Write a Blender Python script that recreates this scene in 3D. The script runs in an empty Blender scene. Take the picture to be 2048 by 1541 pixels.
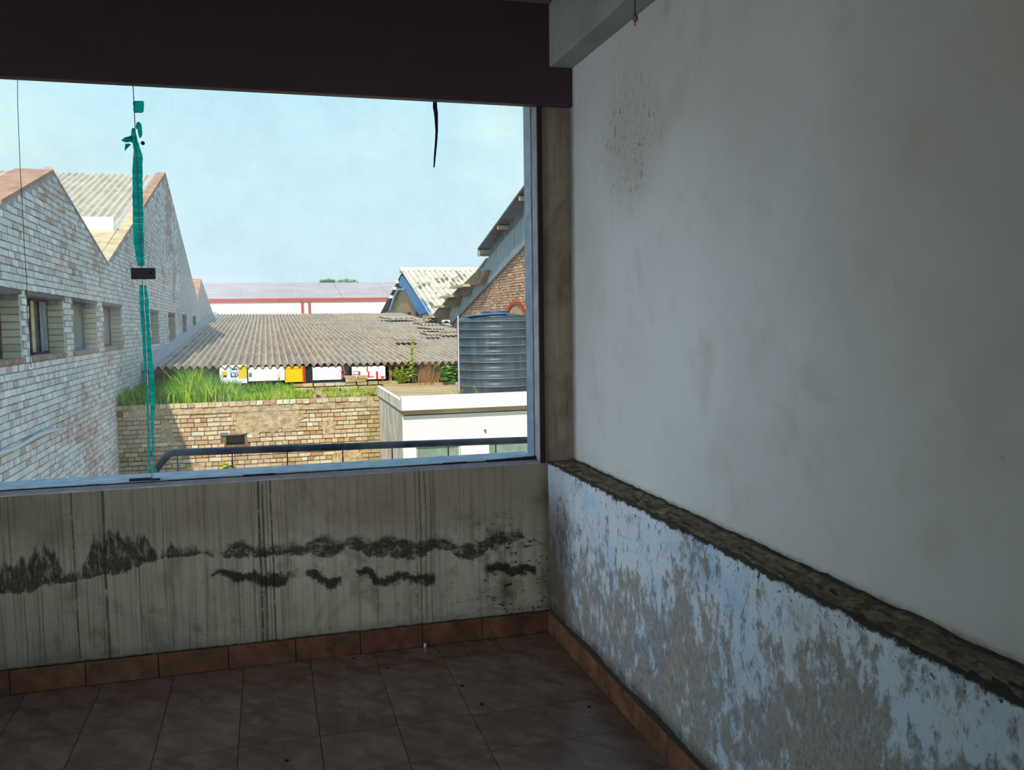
import bpy, math, random
from mathutils import Vector, Matrix
rng = random.Random(7)
SC = bpy.context.scene
COL = SC.collection
R = math.radians

# ------------------------------------------------------------------ camera
F, YAW, PITCH, ROLL, EYE = 1741.53, R(15.6084), R(4.6124), R(-0.8154), 1.6342
fw = Vector((math.sin(YAW)*math.cos(PITCH), math.cos(YAW)*math.cos(PITCH), -math.sin(PITCH)))
rt = Vector((math.cos(YAW), -math.sin(YAW), 0)); up = rt.cross(fw)
r2 = rt*math.cos(ROLL)+up*math.sin(ROLL); u2 = -rt*math.sin(ROLL)+up*math.cos(ROLL)
cd = bpy.data.cameras.new('camera'); cam = bpy.data.objects.new('camera', cd); COL.objects.link(cam)
cd.sensor_width = 36; cd.sensor_fit = 'HORIZONTAL'; cd.lens = F/2048*36; cd.clip_start = .05; cd.clip_end = 800
m = Matrix((r2, u2, -fw)).transposed().to_4x4(); m.translation = (0, 0, EYE); cam.matrix_world = m
SC.camera = cam
def U(px, py, axis, v):
    """where the sight line of a measured image point meets the real plane axis = v"""
    d = fw+r2*(px-1024)/F-u2*(py-770.5)/F; i = 'xyz'.index(axis); o = Vector((0, 0, EYE))
    return o+d*((v-o[i])/d[i])

# ------------------------------------------------------------------ view, world, sun
vs = SC.view_settings
SC.display_settings.display_device = 'sRGB'
vs.view_transform = 'Standard'; vs.look = 'None'; vs.gamma = 1; vs.use_curve_mapping = False; vs.exposure = 0.35
try:
    SC.cycles.use_denoising = True; SC.cycles.max_bounces = 10; SC.cycles.diffuse_bounces = 7
    SC.cycles.transparent_max_bounces = 16; SC.cycles.sample_clamp_indirect = 6
except Exception: pass

def s2l(h):
    h = h.lstrip('#'); out = []
    for k in (0, 2, 4):
        c = int(h[k:k+2], 16)/255
        out.append(c/12.92 if c <= .04045 else ((c+.055)/1.055)**2.4)
    return (*out, 1)

class N:
    """tiny node-tree helper"""
    def __init__(s, nt): s.nt = nt; s.n = nt.nodes; s.l = nt.links
    def add(s, t, **k):
        nd = s.n.new(t)
        for a, v in k.items(): setattr(nd, a, v)
        return nd
    def put(s, sock, v):
        if isinstance(v, bpy.types.NodeSocket): s.l.new(v, sock)
        elif v is not None:
            if isinstance(v, str): v = s2l(v)
            sock.default_value = v
    def math(s, op, a, b=None, c=None, clamp=False):
        nd = s.add('ShaderNodeMath', operation=op); nd.use_clamp = clamp
        s.put(nd.inputs[0], a); s.put(nd.inputs[1], b); s.put(nd.inputs[2], c); return nd.outputs[0]
    def mul(s, a, b): return s.math('MULTIPLY', a, b)
    def addm(s, a, b): return s.math('ADD', a, b)
    def sub(s, a, b): return s.math('SUBTRACT', a, b)
    def pos(s): return s.add('ShaderNodeNewGeometry').outputs['Position']
    def sep(s, v):
        nd = s.add('ShaderNodeSeparateXYZ'); s.l.new(v, nd.inputs[0]); return nd.outputs
    def comb(s, x=0., y=0., z=0.):
        nd = s.add('ShaderNodeCombineXYZ')
        for k, v in enumerate((x, y, z)): s.put(nd.inputs[k], v)
        return nd.outputs[0]
    def scale(s, v, sc):
        nd = s.add('ShaderNodeMapping'); s.l.new(v, nd.inputs['Vector']); nd.inputs['Scale'].default_value = sc; return nd.outputs[0]
    def noise(s, v, sc, det=4, rough=.55, dist=0., out=0):
        nd = s.add('ShaderNodeTexNoise'); s.put(nd.inputs['Vector'], v); nd.inputs['Scale'].default_value = sc
        nd.inputs['Detail'].default_value = det; nd.inputs['Roughness'].default_value = rough; nd.inputs['Distortion'].default_value = dist
        return nd.outputs[out]
    def ramp(s, v, stops, interp='LINEAR'):
        nd = s.add('ShaderNodeValToRGB'); e = nd.color_ramp; e.interpolation = interp
        while len(e.elements) < len(stops): e.elements.new(.5)
        for q, (p, c) in zip(e.elements, stops):
            q.position = p; q.color = s2l(c) if isinstance(c, str) else ((c, c, c, 1) if not isinstance(c, tuple) else c)
        s.put(nd.inputs[0], v); return nd.outputs[0]
    def step(s, v, a, b):
        nd = s.add('ShaderNodeMapRange', interpolation_type='SMOOTHSTEP'); s.put(nd.inputs[0], v)
        nd.inputs[1].default_value = a; nd.inputs[2].default_value = b; return nd.outputs[0]
    def mix(s, f, a, b, mode='MIX'):
        nd = s.add('ShaderNodeMix', data_type='RGBA', blend_type=mode)
        s.put(nd.inputs[0], f); s.put(nd.inputs[6], a); s.put(nd.inputs[7], b); return nd.outputs[2]
    def curve(s, v, pts):
        nd = s.add('ShaderNodeFloatCurve'); cv = nd.mapping.curves[0]; nd.mapping.use_clip = True
        cv.points[0].location = pts[0]; cv.points[1].location = pts[-1]
        for p in pts[1:-1]: cv.points.new(*p)
        nd.mapping.update(); s.put(nd.inputs['Value'], v); return nd.outputs[0]
    def bump(s, h, st=.3, d=.01):
        nd = s.add('ShaderNodeBump'); nd.inputs['Strength'].default_value = st; nd.inputs['Distance'].default_value = d
        s.put(nd.inputs['Height'], h); return nd.outputs[0]

def mat(name, col='#808080', rough=.9, metal=0., spec=.3, fn=None, **k):
    mt = bpy.data.materials.new(name); mt.use_nodes = True; nt = mt.node_tree; b = nt.nodes['Principled BSDF']; n = N(nt)
    b.inputs['Roughness'].default_value = rough; b.inputs['Metallic'].default_value = metal
    b.inputs['Specular IOR Level'].default_value = spec
    n.put(b.inputs['Base Color'], col)
    if fn:
        r = fn(n)
        if not isinstance(r, tuple): r = (r, None)
        n.put(b.inputs['Base Color'], r[0])
        if r[1] is not None: n.l.new(r[1], b.inputs['Normal'])
        if len(r) > 2: n.put(b.inputs['Roughness'], r[2])
    return mt

w = bpy.data.worlds.new('daylight_sky'); SC.world = w; w.use_nodes = True
n = N(w.node_tree); bg = w.node_tree.nodes['Background']
g = n.add('ShaderNodeTexCoord').outputs['Generated']
gz = n.sep(g)[2]
skyc = n.ramp(n.math('ADD', n.mul(gz, .8), .12, clamp=True), [(0, '#6f6a60'), (.08, '#8f8c84'), (.12, '#cbdbe8'), (.22, '#c2dfe8'), (.40, '#a9dcea'), (.7, '#8fbfee'), (1, '#7fb0ea')])
cl = n.noise(n.scale(g, (1, 1, 2.2)), 2.3, 6, .55, .4)
cl2 = n.step(cl, .42, .68)
skyc = n.mix(n.mul(cl2, .75), skyc, '#dbeeea')
n.put(bg.inputs[0], skyc); bg.inputs[1].default_value = 1.0

sl = bpy.data.lights.new('sun', 'SUN'); sl.energy = 3.9; sl.angle = R(.6); sl.color = (1, .93, .8)
sun = bpy.data.objects.new('sun', sl); COL.objects.link(sun)
sun.rotation_euler = Vector((-.27, -.9, 1.0)).to_track_quat('Z', 'Y').to_euler()

def area(name, loc, target, sx, sy, power, col, spread=180):
    l = bpy.data.lights.new(name, 'AREA'); l.shape = 'RECTANGLE'; l.size = sx; l.size_y = sy; l.energy = power; l.color = col; l.spread = R(spread)
    o = bpy.data.objects.new(name, l); COL.objects.link(o); o.location = loc
    o.rotation_euler = (Vector(loc)-Vector(target)).to_track_quat('Z', 'Y').to_euler()
# fill lamps added to brighten the room: one out of view left, one behind the camera
area('added_fill_left', (-2.05, 3.0, 1.25), (1.45, 3.75, 1.25), 1.4, 1.3, 9.6, (.76, .86, 1), 82)
area('added_fill_back', (-.9, -2.2, 1.15), (.1, 4.2, .9), 2.1, 2.0, 2.6, (1, .87, .78), 85)

# ------------------------------------------------------------------ mesh helpers
def mesh_obj(name, me, parent=None, loc=(0, 0, 0), rot=None):
    o = bpy.data.objects.new(name, me); COL.objects.link(o); o.location = loc
    if rot: o.rotation_euler = rot
    if parent: o.parent = parent
    return o
def tag(o, label=None, cat=None, group=None, kind=None):
    if label: o['label'] = label
    if cat: o['category'] = cat
    if group: o['group'] = group
    if kind: o['kind'] = kind
    return o
def thing(name, label, cat, loc=(0, 0, 0), group=None):
    o = bpy.data.objects.new(name, None); COL.objects.link(o); o.location = loc; o.empty_display_size = .1
    return tag(o, label, cat, group)
class MB:
    def __init__(s): s.v = []; s.f = []; s.r = []; s.cur = .5
    def face(s, idx): s.f.append(idx); s.r.append(s.cur)
    def hexa(s, p):
        b = len(s.v); s.v += [tuple(q) for q in p]
        for q in ((0, 3, 2, 1), (4, 5, 6, 7), (0, 1, 5, 4), (1, 2, 6, 5), (2, 3, 7, 6), (3, 0, 4, 7)): s.face(tuple(b+i for i in q))
    def box(s, x0, x1, y0, y1, z0, z1, j=0):
        e = lambda: (rng.uniform(-j, j) if j else 0)
        s.hexa([(x+e(), y+e(), z+e()) for x, y, z in ((x0, y0, z0), (x1, y0, z0), (x1, y1, z0), (x0, y1, z0), (x0, y0, z1), (x1, y0, z1), (x1, y1, z1), (x0, y1, z1))])
        return s
    def prism(s, poly, axis, a, b):
        """poly: 2D points in the other two axes, extruded from a to b"""
        def P(q, v):
            return {'x': (v, q[0], q[1]), 'y': (q[0], v, q[1]), 'z': (q[0], q[1], v)}[axis]
        k = len(poly); o = len(s.v); s.v += [P(q, a) for q in poly]+[P(q, b) for q in poly]
        s.face(tuple(o+i for i in range(k))); s.face(tuple(o+k+i for i in reversed(range(k))))
        for i in range(k): s.face((o+i, o+(i+1) % k, o+k+(i+1) % k, o+k+i))
        return s
    def tube(s, path, r, n=8, cap=True):
        path = [Vector(p) for p in path]; rs = r if isinstance(r, (list, tuple)) else [r]*len(path); o = len(s.v); prev = None
        for i, p in enumerate(path):
            t = (path[min(i+1, len(path)-1)]-path[max(i-1, 0)]).normalized()
            a = prev if prev is not None else (Vector((0, 0, 1)) if abs(t.z) < .9 else Vector((1, 0, 0)))
            x = (a-t*a.dot(t)).normalized(); y = t.cross(x); prev = x
            for k in range(n):
                q = p+(x*math.cos(2*math.pi*k/n)+y*math.sin(2*math.pi*k/n))*rs[i]; s.v.append(tuple(q))
        for i in range(len(path)-1):
            for k in range(n): s.face((o+i*n+k, o+i*n+(k+1) % n, o+(i+1)*n+(k+1) % n, o+(i+1)*n+k))
        if cap:
            s.face(tuple(o+k for k in reversed(range(n)))); s.face(tuple(o+(len(path)-1)*n+k for k in range(n)))
        return s
    def lathe(s, prof, cx, cy, n=48):
        o = len(s.v)
        for r, z in prof:
            for k in range(n): s.v.append((cx+r*math.cos(2*math.pi*k/n), cy+r*math.sin(2*math.pi*k/n), z))
        for i in range(len(prof)-1):
            for k in range(n): s.face((o+i*n+k, o+i*n+(k+1) % n, o+(i+1)*n+(k+1) % n, o+(i+1)*n+k))
        s.face(tuple(o+k for k in reversed(range(n)))); s.face(tuple(o+(len(prof)-1)*n+k for k in range(n)))
        return s
    def tri(s, a, b, c):
        o = len(s.v); s.v += [tuple(a), tuple(b), tuple(c)]; s.face((o, o+1, o+2))
    def quad(s, a, b, c, d):
        o = len(s.v); s.v += [tuple(a), tuple(b), tuple(c), tuple(d)]; s.face((o, o+1, o+2, o+3))
    def mesh(s, name, mt, smooth=False, fix=True):
        me = bpy.data.meshes.new(name); me.from_pydata(s.v, [], s.f)
        at = me.attributes.new('rnd', 'FLOAT', 'FACE'); at.data.foreach_set('value', s.r)
        for q in (mt if isinstance(mt, (list, tuple)) else [mt]): me.materials.append(q)
        if fix:
            import bmesh
            bm = bmesh.new(); bm.from_mesh(me); bmesh.ops.recalc_face_normals(bm, faces=bm.faces); bm.to_mesh(me); bm.free()
        if smooth: me.polygons.foreach_set('use_smooth', [True]*len(me.polygons))
        me.update(); return me
    def build(s, name, mt, parent=None, smooth=False, fix=True):
        return mesh_obj(name, s.mesh(name, mt, smooth, fix), parent)
def struct(o, label=None): o['kind'] = 'structure'; (label and tag(o, label)); return o
def bevel(o, wd=.004, seg=2):
    md = o.modifiers.new('bevel', 'BEVEL'); md.width = wd; md.segments = seg; md.limit_method = 'ANGLE'; return o

# ------------------------------------------------------------------ room numbers (metres)
D = 4.18; XLW = 1.354; XUW = 1.488; ZSILL = .881; ZTOP = 2.654; ZLED = .888; ZB = 2.837; XB = 1.369; ZC = 3.135
XWIN = 1.326; XLEFT = -2.3; YBACK = -2.4; ZO = 2.745; GY = 4.30; WT = .23; T = .305

# ------------------------------------------------------------------ materials: room
def f_window_wall(n):
    p = n.pos(); x, y, z = n.sep(p)
    def X(px): return (px+1.4)/2.8
    t = n.math('DIVIDE', n.addm(x, 1.4), 2.8, clamp=True)
    big = n.noise(p, 1.6, 5, .6); fine = n.noise(p, 22, 6, .65); mid = n.noise(p, 6, 5, .6)
    base = n.ramp(big, [(.25, '#9a907d'), (.45, '#aea693'), (.6, '#bab3a0'), (.8, '#a6a596')])
    base = n.mix(n.step(mid, .52, .75), base, '#7c7160')
    # upper part darker and browner, paler below the mould line
    up_ = n.step(n.addm(z, n.mul(n.sub(mid, .5), .25)), .45, .75)
    base = n.mix(n.mul(up_, .7), base, '#857867')
    fs = n.noise(n.comb(n.mul(x, 48.), 0., n.mul(z, 1.3)), 1., 5, .65); base = n.mix(n.mul(n.step(fs, .45, .7), .35), base, '#4f4536')
    bl0 = n.noise(n.scale(p, (1, 1, .8)), 3.2, 6, .7, .5); base = n.mix(n.mul(n.step(bl0, .48, .68), .5), base, '#574b3b')
    base = n.mix(n.mul(n.sub(1., n.step(n.addm(x, n.mul(n.sub(mid, .5), .8)), -.7, .5)), .4), base, '#6f6b58')  # olive staining on the left, also darkened in place of weaker light
    # long vertical drips
    s1 = n.noise(n.comb(n.mul(x, 30), 0, n.mul(z, .5)), 1.0, 6, .7)
    s2 = n.noise(n.comb(n.mul(x, 75), 3., n.mul(z, 1.1)), 1.0, 4, .6)
    reg = n.curve(t, [(0, .8), (X(-.9), .9), (X(-.55), .75), (X(-.2), .75), (X(.05), .7), (X(.12), .3), (X(.4), .16), (X(.6), .3), (X(.72), .7), (X(.82), .25), (1, .06)])
    drip = n.mul(n.step(s1, .53, .68), reg)
    base = n.mix(n.mul(drip, .6), base, '#4a3f33')
    base = n.mix(n.mul(n.mul(n.step(s2, .55, .66), reg), .55), base, '#3c332a')
    def line(px, wd, a, z0=-1, z1=9):
        wob = n.addm(x, n.mul(n.sub(n.noise(n.comb(0., px*9, n.mul(z, 3.)), 1., 4), .5), .02))
        d = n.math('ABSOLUTE', n.sub(wob, px)); k = n.sub(1., n.step(d, wd*.35, wd))
        k = n.mul(k, n.step(n.noise(n.comb(0., px*31, n.mul(z, 14.)), 1., 4, .7), .3, .5))
        if z1 < 5: k = n.mul(k, n.sub(1., n.step(z, z1-.08, z1)))
        return n.mul(k, a*.8)
    for px, wd, a, z1 in ((-.861, .006, .8, 9), (-.735, .009, .85, 9), (-.463, .004, .5, .5), (-.173, .005, .5, .6), (-.1, .004, .5, 9), (-.07, .008, .95, 9), (-.05, .006, .9, 9), (-.013, .006, .85, 9), (-.03, .004, .6, 9),
                          (.667, .005, .5, 9), (.69, .005, .75, 9), (.715, .004, .7, 9), (.74, .004, .6, 9), (-1.0, .004, .6, .5), (-1.07, .004, .6, .5), (-.6, .004, .6, .6), (-.36, .004, .4, .6), (1.334, .004, .35, 1.0)):
        base = n.mix(line(px, wd, a, -1, z1), base, '#241d17')
    # mould bands: lower edge and thickness as curves along the wall
    bl = [(-1.4, .44), (-1.164, .449), (-1.065, .45), (-.964, .478), (-.884, .477), (-.761, .499), (-.636, .51), (-.551, .537), (-.443, .555), (-.336, .548), (-.227, .536), (-.071, .517), (.111, .515), (.227, .488), (.346, .509), (.489, .470), (.66, .448), (.785, .478), (.937, .422), (1.054, .454), (1.199, .488), (1.4, .5)]
    bt = [(-1.4, .13), (-1.1, .15), (-.95, .16), (-.88, .04), (-.78, .15), (-.7, .18), (-.6, .15), (-.5, .06), (-.38, .05), (-.27, .045), (-.15, .09), (-.02, .07), (.1, .085), (.35, .09), (.45, .09), (.56, .13), (.66, .09), (.8, .09), (.95, .1), (1.1, .08), (1.2, .06), (1.27, .0), (1.4, .0)]
    lo = n.curve(t, [(X(a), b) for a, b in bl]); th = n.curve(t, [(X(a), b) for a, b in bt])
    wob = n.mul(n.sub(n.noise(p, 11, 7, .72), .5), .13); wob2 = n.mix(n.step(x, -.5, -.15), n.mul(n.sub(n.noise(n.comb(n.mul(x, 17.), 0., n.mul(z, 3.5)), 1., 5, .65), .5), .30), n.mul(n.sub(n.noise(p, 9, 6, .65), .5), .20))
    a = n.step(n.addm(n.sub(z, lo), wob), -.004, .006)
    b = n.sub(1., n.step(n.sub(n.addm(n.sub(z, lo), wob2), th), -.04, .0))
    holes = n.step(n.mix(n.step(x, -.5, -.1), n.noise(n.comb(n.mul(x, 40.), 0., n.mul(z, 16.)), 1., 5, .7), n.noise(n.scale(p, (1, 1, 1.6)), 22, 6, .75)), .42, .5)
    m1 = n.mul(n.mul(a, b), n.addm(n.mul(holes, .5), .48)); m1 = n.mul(m1, n.step(th, .005, .04))
    base = n.mix(n.mul(m1, .92), base, n.mix(n.step(fine, .35, .65), '#1d1c17', '#3a3b33'))
    # second thinner broken line below
    bl2 = [(-1.4, .3), (-.42, .43), (-.24, .445), (-.12, .419), (.015, .389), (.108, .416), (.2, .383), (.293, .344), (.36, .40), (.414, .395), (.485, .343), (.583, .346), (.757, .324), (1.0, .36), (1.22, .32), (1.4, .3)]
    bi2 = [(-1.4, 0), (-.4, 0), (-.3, .5), (-.15, .5), (0, .8), (.07, .3), (.15, .5), (.25, .9), (.33, .25), (.45, .8), (.6, .8), (.75, .5), (.82, .0), (.95, .25), (1.1, .7), (1.2, .9), (1.3, .2), (1.4, 0)]
    lo2 = n.curve(t, [(X(a), b) for a, b in bl2]); in2 = n.curve(t, [(X(a), b) for a, b in bi2])
    d2 = n.math('ABSOLUTE', n.addm(n.sub(z, n.addm(lo2, .012)), n.mul(n.sub(n.noise(p, 13, 7, .72), .5), .14)))
    m2 = n.mul(n.sub(1., n.step(n.sub(d2, n.mul(n.noise(p, 8, 6, .72), .05)), -.014, .010)), n.step(n.sub(in2, n.mul(n.noise(p, 9, 4), .8)), -.05, .12))
    base = n.mix(n.mul(m2, .9), base, '#201e18')
    # mouldy specks toward the corner and at the foot
    sp = n.step(n.noise(n.scale(p, (1, 1, 1.7)), 24, 6, .75), .575, .61)
    cz = n.mul(n.step(x, .65, 1.15), n.sub(1., n.step(z, .5, .75)))
    base = n.mix(n.mul(n.mul(sp, cz), .9), base, '#17150f')
    ft = n.sub(1., n.step(n.addm(z, n.mul(mid, .12)), .15, .24))
    base = n.mix(n.mul(ft, .55), base, '#5d6152')
    base = n.mix(n.mul(n.sub(1., n.step(n.addm(z, n.mul(fine, .02)), .118, .130)), .9), base, '#1b1813')
    # browner beside the corner, fading upwards
    cx = n.step(n.addm(x, n.mul(n.sub(mid, .5), .06)), 1.27, 1.36); cz2 = n.sub(1., n.step(z, .7, 1.0))
    base = n.mix(n.mul(n.mul(cx, cz2), .6), base, '#42352a')
    sp2 = n.step(n.noise(p, 34, 6, .72), .61, .68)
    base = n.mix(n.mul(sp2, .35), base, '#3d3529')
    h = n.addm(n.mul(fine, .5), n.sub(mid, n.mul(m1, .8)))
    return base, n.bump(h, .45, .01)
M_WINWALL = mat('stained_plaster', fn=f_window_wall, rough=.95, spec=.1)

def f_upper_wall(n):
    p = n.pos(); x, y, z = n.sep(p)
    a = n.noise(p, 1.1, 5, .55); b = n.noise(p, 5, 6, .6); c = n.noise(p, 30, 5, .6)
    base = n.ramp(a, [(.3, '#b3b0aa'), (.5, '#bcbdbb'), (.7, '#c3c5c5')])
    base = n.mix(n.mul(n.step(b, .5, .75), .35), base, '#a8a095')
    base = n.mix(n.mul(n.step(n.noise(p, 2.3, 4, .6, .6), .58, .72), .3), base, '#a79a8f')
    # scuffs in a patch high near the corner
    dy = n.math('DIVIDE', n.sub(y, 3.45), .38); dz = n.math('DIVIDE', n.sub(z, 2.36), .38)
    d = n.math('SQRT', n.addm(n.mul(dy, dy), n.mul(dz, dz))); near = n.sub(1., n.step(d, .2, 1.15))
    sc = n.noise(n.comb(0., n.mul(y, 46.), n.mul(z, 22.)), 1., 5, .7, 1.0)
    base = n.mix(n.mul(n.step(sc, .57, .63), n.mul(near, .75)), base, '#4a3f34')
    base = n.mix(n.mul(near, .22), base, '#8d8274')
    st = n.mul(n.step(n.noise(n.comb(2., n.mul(y, 30.), n.mul(z, 8.)), 1., 4, .6, .5), .68, .74), n.step(y, 2.9, 3.6))
    base = n.mix(n.mul(st, .6), base, '#6d6355')
    # browner lines along the ledge and the corner, scattered specks
    k = n.sub(1., n.step(n.addm(z, n.mul(c, .02)), .895, .925)); base = n.mix(n.mul(k, .75), base, '#6f604b')
    k = n.step(n.addm(y, n.mul(n.sub(b, .5), .05)), 4.10, 4.17); base = n.mix(n.mul(k, .7), base, '#4e4436')
    sp = n.step(n.noise(p, 18, 6, .7), .66, .72); base = n.mix(n.mul(sp, .3), base, '#80776b')
    return base, n.bump(n.addm(n.mul(b, .6), n.mul(c, .25)), .22, .012)
M_UPWALL = mat('whitewashed_plaster', fn=f_upper_wall, rough=.92, spec=.12)

def f_low_wall(n):
    p = n.pos(); x, y, z = n.sep(p)
    a = n.noise(n.scale(p, (1, 1, .7)), 1.8, 6, .62, .3); b = n.noise(n.scale(p, (1, 1.2, .75)), 15, 8, .75); c = n.noise(n.scale(p, (1, 1.2, .7)), 60, 5, .7); d = n.noise(p, 7, 5, .6)
    base = n.ramp(a, [(.3, '#a3adb8'), (.45, '#bccad6'), (.6, '#c3c8cd'), (.75, '#aebfd2')])
    blue = n.step(n.noise(p, 3.1, 4, .6, .5), .5, .66); base = n.mix(n.mul(blue, .55), base, '#97b3d6')
    # peeled brown patches, vertical, more of them low down and towards the camera
    low = n.sub(1., n.step(z, .35, .85)); k = n.addm(n.mul(low, .10), n.mul(n.step(n.sub(3.9, y), 0., 2.2), .05))
    pe = n.step(n.addm(n.addm(n.mul(b, .62), n.mul(a, .38)), k), .565, .66)
    base = n.mix(n.mul(pe, .75), base, n.ramp(c, [(.32, '#3d3328'), (.5, '#86745c'), (.66, '#b3a99d')]))
    gr = n.step(n.addm(n.mul(c, .6), n.mul(b, .4)), .53, .62); base = n.mix(n.mul(gr, .6), base, '#5b5a5a')
    base = n.mix(n.mul(n.step(d, .55, .72), .4), base, '#8d8377')
    # corner shade painted in as brown; brown band above the skirting
    cy = n.step(n.addm(y, n.mul(n.sub(d, .5), .25)), 3.72, 4.0); cy = n.mul(cy, n.sub(1., n.mul(n.step(z, .55, .85), .7)))
    base = n.mix(n.mul(cy, .85), base, '#4d4233')
    ft = n.sub(1., n.step(n.addm(z, n.mul(n.sub(d, .5), .07)), .13, .19)); base = n.mix(n.mul(ft, .75), base, '#4b4437')
    # black pitting just below the broken top edge
    e = n.mul(n.step(z, .80, .86), n.step(n.noise(p, 42, 4, .6), .6, .66)); base = n.mix(n.mul(e, .9), base, '#262522')
    ed = n.step(n.addm(z, n.mul(n.sub(n.noise(p, 20, 5, .7), .5), .05)), .868, .878); base = n.mix(ed, base, '#3f3b35')
    return base, n.bump(n.addm(n.mul(b, .7), n.addm(n.mul(c, .4), n.mul(pe, -.5))), .7, .012)
M_LOWWALL = mat('peeling_limewash', fn=f_low_wall, rough=.92, spec=.12)

def f_ledge(n):
    p = n.pos(); x, y, z = n.sep(p)
    a = n.noise(n.comb(n.mul(x, 30.), n.mul(y, 16.), 0.), 1., 6, .7, 1.2); b = n.noise(p, 60, 5, .7); c = n.noise(p, 4, 4)
    base = n.ramp(a, [(.3, '#453a30'), (.45, '#6d6052'), (.58, '#94836c'), (.72, '#bba88a')])
    base = n.mix(n.mul(n.step(c, .45, .65), .4), base, '#7a766c')
    bk = n.step(n.addm(x, n.mul(n.sub(b, .5), .03)), 1.462, 1.478); base = n.mix(n.mul(bk, .7), base, '#332a21')
    return base, n.bump(n.addm(a, n.mul(b, .4)), .9, .015)
M_LEDGE = mat('rough_cement', fn=f_ledge, rough=.97, spec=.08)

def f_beam(n):
    p = n.pos(); a = n.noise(p, 2.5, 5, .6); b = n.noise(p, 25, 5, .6)
    return n.mix(n.mul(n.step(b, .55, .75), .3), n.ramp(a, [(.3, '#7f8481'), (.7, '#969a98')]), '#6d6862'), n.bump(n.addm(a, n.mul(b, .3)), .3, .01)
M_BEAM = mat('old_white_paint', fn=f_beam, rough=.9)
M_CEIL = mat('ceiling_plaster', fn=lambda n: n.ramp(n.noise(n.pos(), 3, 5), [(.3, '#5c5b58'), (.7, '#72716d')]), rough=.95)
M_ROOMWALL = mat('room_plaster', fn=lambda n: n.ramp(n.noise(n.pos(), 3, 5), [(.3, '#8a857b'), (.7, '#9d988d')]), rough=.95)
def f_header(n):
    p = n.pos(); x, y, z = n.sep(p)
    a = n.noise(n.comb(n.mul(x, 2.), 0., n.mul(z, 9.)), 1., 5, .6); b = n.noise(p, 14, 5)
    return n.mix(n.mul(b, .5), n.ramp(a, [(.3, '#42323b'), (.7, '#4d3a41')]), '#3a313b'), n.bump(b, .12, .01)
M_HEADER = mat('dark_maroon_board', fn=f_header, rough=.6, spec=.3)
M_FRAME = mat('dark_jamb_paint', '#2a1c20', rough=.6)
def f_reveal(n):
    p = n.pos(); a = n.noise(p, 9, 6, .65); b = n.noise(n.scale(p, (1, 1, .2)), 40, 4)
    return n.mix(n.mul(n.step(b, .55, .7), .4), n.ramp(a, [(.3, '#8d8b95'), (.6, '#a5a3ae'), (.8, '#b9bcc8')]), '#6f6a70'), n.bump(a, .3, .01)
M_REVEAL = mat('reveal_plaster', fn=f_reveal, rough=.85)
M_OUTSILL = mat('outer_sill_skylit', fn=lambda n: n.ramp(n.noise(n.pos(), 12, 5), [(.3, '#9aa6b6'), (.7, '#c3ccd6')]), rough=.8)  # blue of the sky light is put into this colour
M_SEAL = mat('black_sealant', fn=lambda n: n.ramp(n.noise(n.pos(), 30, 4), [(.3, '#0d0d12'), (.7, '#24222a')]), rough=.7)
M_BLACK = mat('black_metal', '#17161a', rough=.45, spec=.5)
M_SCREW = mat('screw_metal', '#050506', rough=.5)
M_WIRE = mat('wire_black', '#1c1c22', rough=.6)
def f_tile(n):
    tc = n.add('ShaderNodeTexCoord').outputs['Object']; oi = n.add('ShaderNodeObjectInfo').outputs['Random']
    x, y, z = n.sep(tc)
    ax = n.math('ABSOLUTE', x); ay = n.math('ABSOLUTE', y); q = n.math('GREATER_THAN', n.mul(x, y), 0.)
    u = n.addm(ax, n.mul(ay, n.sub(n.mul(q, 2.), 1.)))
    v = n.addm(n.mul(u, 26.), n.mul(n.noise(n.addm3(tc, n.mul(oi, 9.)), 9., 5, .6), 5.)) if hasattr(n, 'addm3') else n.addm(n.mul(u, 26.), n.mul(n.noise(tc, 9., 5, .6), 5.))
    vein = n.step(n.math('SINE', v), .35, 1.)
    cl_ = n.noise(n.comb(x, y, n.mul(oi, 20.)), 7., 5, .65, .5)
    base = n.ramp(cl_, [(.3, '#523c32'), (.5, '#634c43'), (.7, '#77645e')])
    base = n.mix(n.mul(vein, .6), base, '#4a352b')
    p = n.pos(); dirt = n.noise(p, 2.4, 6, .65, .4); base = n.mix(n.mul(n.step(dirt, .5, .72), .55), base, '#3d3029')
    dust = n.noise(p, 60, 4, .7); base = n.mix(n.mul(n.step(dust, .6, .75), .35), base, '#2a2320')
    base = n.mix(n.mul(oi, .18), base, '#8a7466')
    rg = n.add('ShaderNodeMapRange'); n.put(rg.inputs[0], dirt); rg.inputs[3].default_value = .13; rg.inputs[4].default_value = .32
    return base, n.bump(n.addm(cl_, n.mul(dust, .3)), .08, .004), rg.outputs[0]
M_TILE = mat('ceramic_floor_tile', fn=f_tile, rough=.5, spec=.9)
def f_skirt(n):
    p = n.pos(); oi = n.add('ShaderNodeObjectInfo').outputs['Random']
    x, y, z = n.sep(p)
    a = n.noise(p, 8, 5, .6); v = n.math('SINE', n.addm(n.addm(n.mul(x, 50.), n.mul(z, 44.)), n.mul(a, 7.)))
    base = n.ramp(a, [(.3, '#523625'), (.5, '#6b4832'), (.7, '#805c43')]); base = n.mix(n.mul(n.step(v, .3, 1.), .35), base, '#55331f')
    base = n.mix(n.mul(oi, .25), base, '#6b4433')
    d = n.noise(p, 14, 6, .7); base = n.mix(n.mul(n.step(d, .5, .7), .6), base, '#2e211c')
    return base, n.bump(a, .08, .004)
M_SKIRT = mat('terracotta_skirting_tile', fn=f_skirt, rough=.45, spec=.4)
M_GROUT = mat('grout', '#2a231f', rough=.95)

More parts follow.
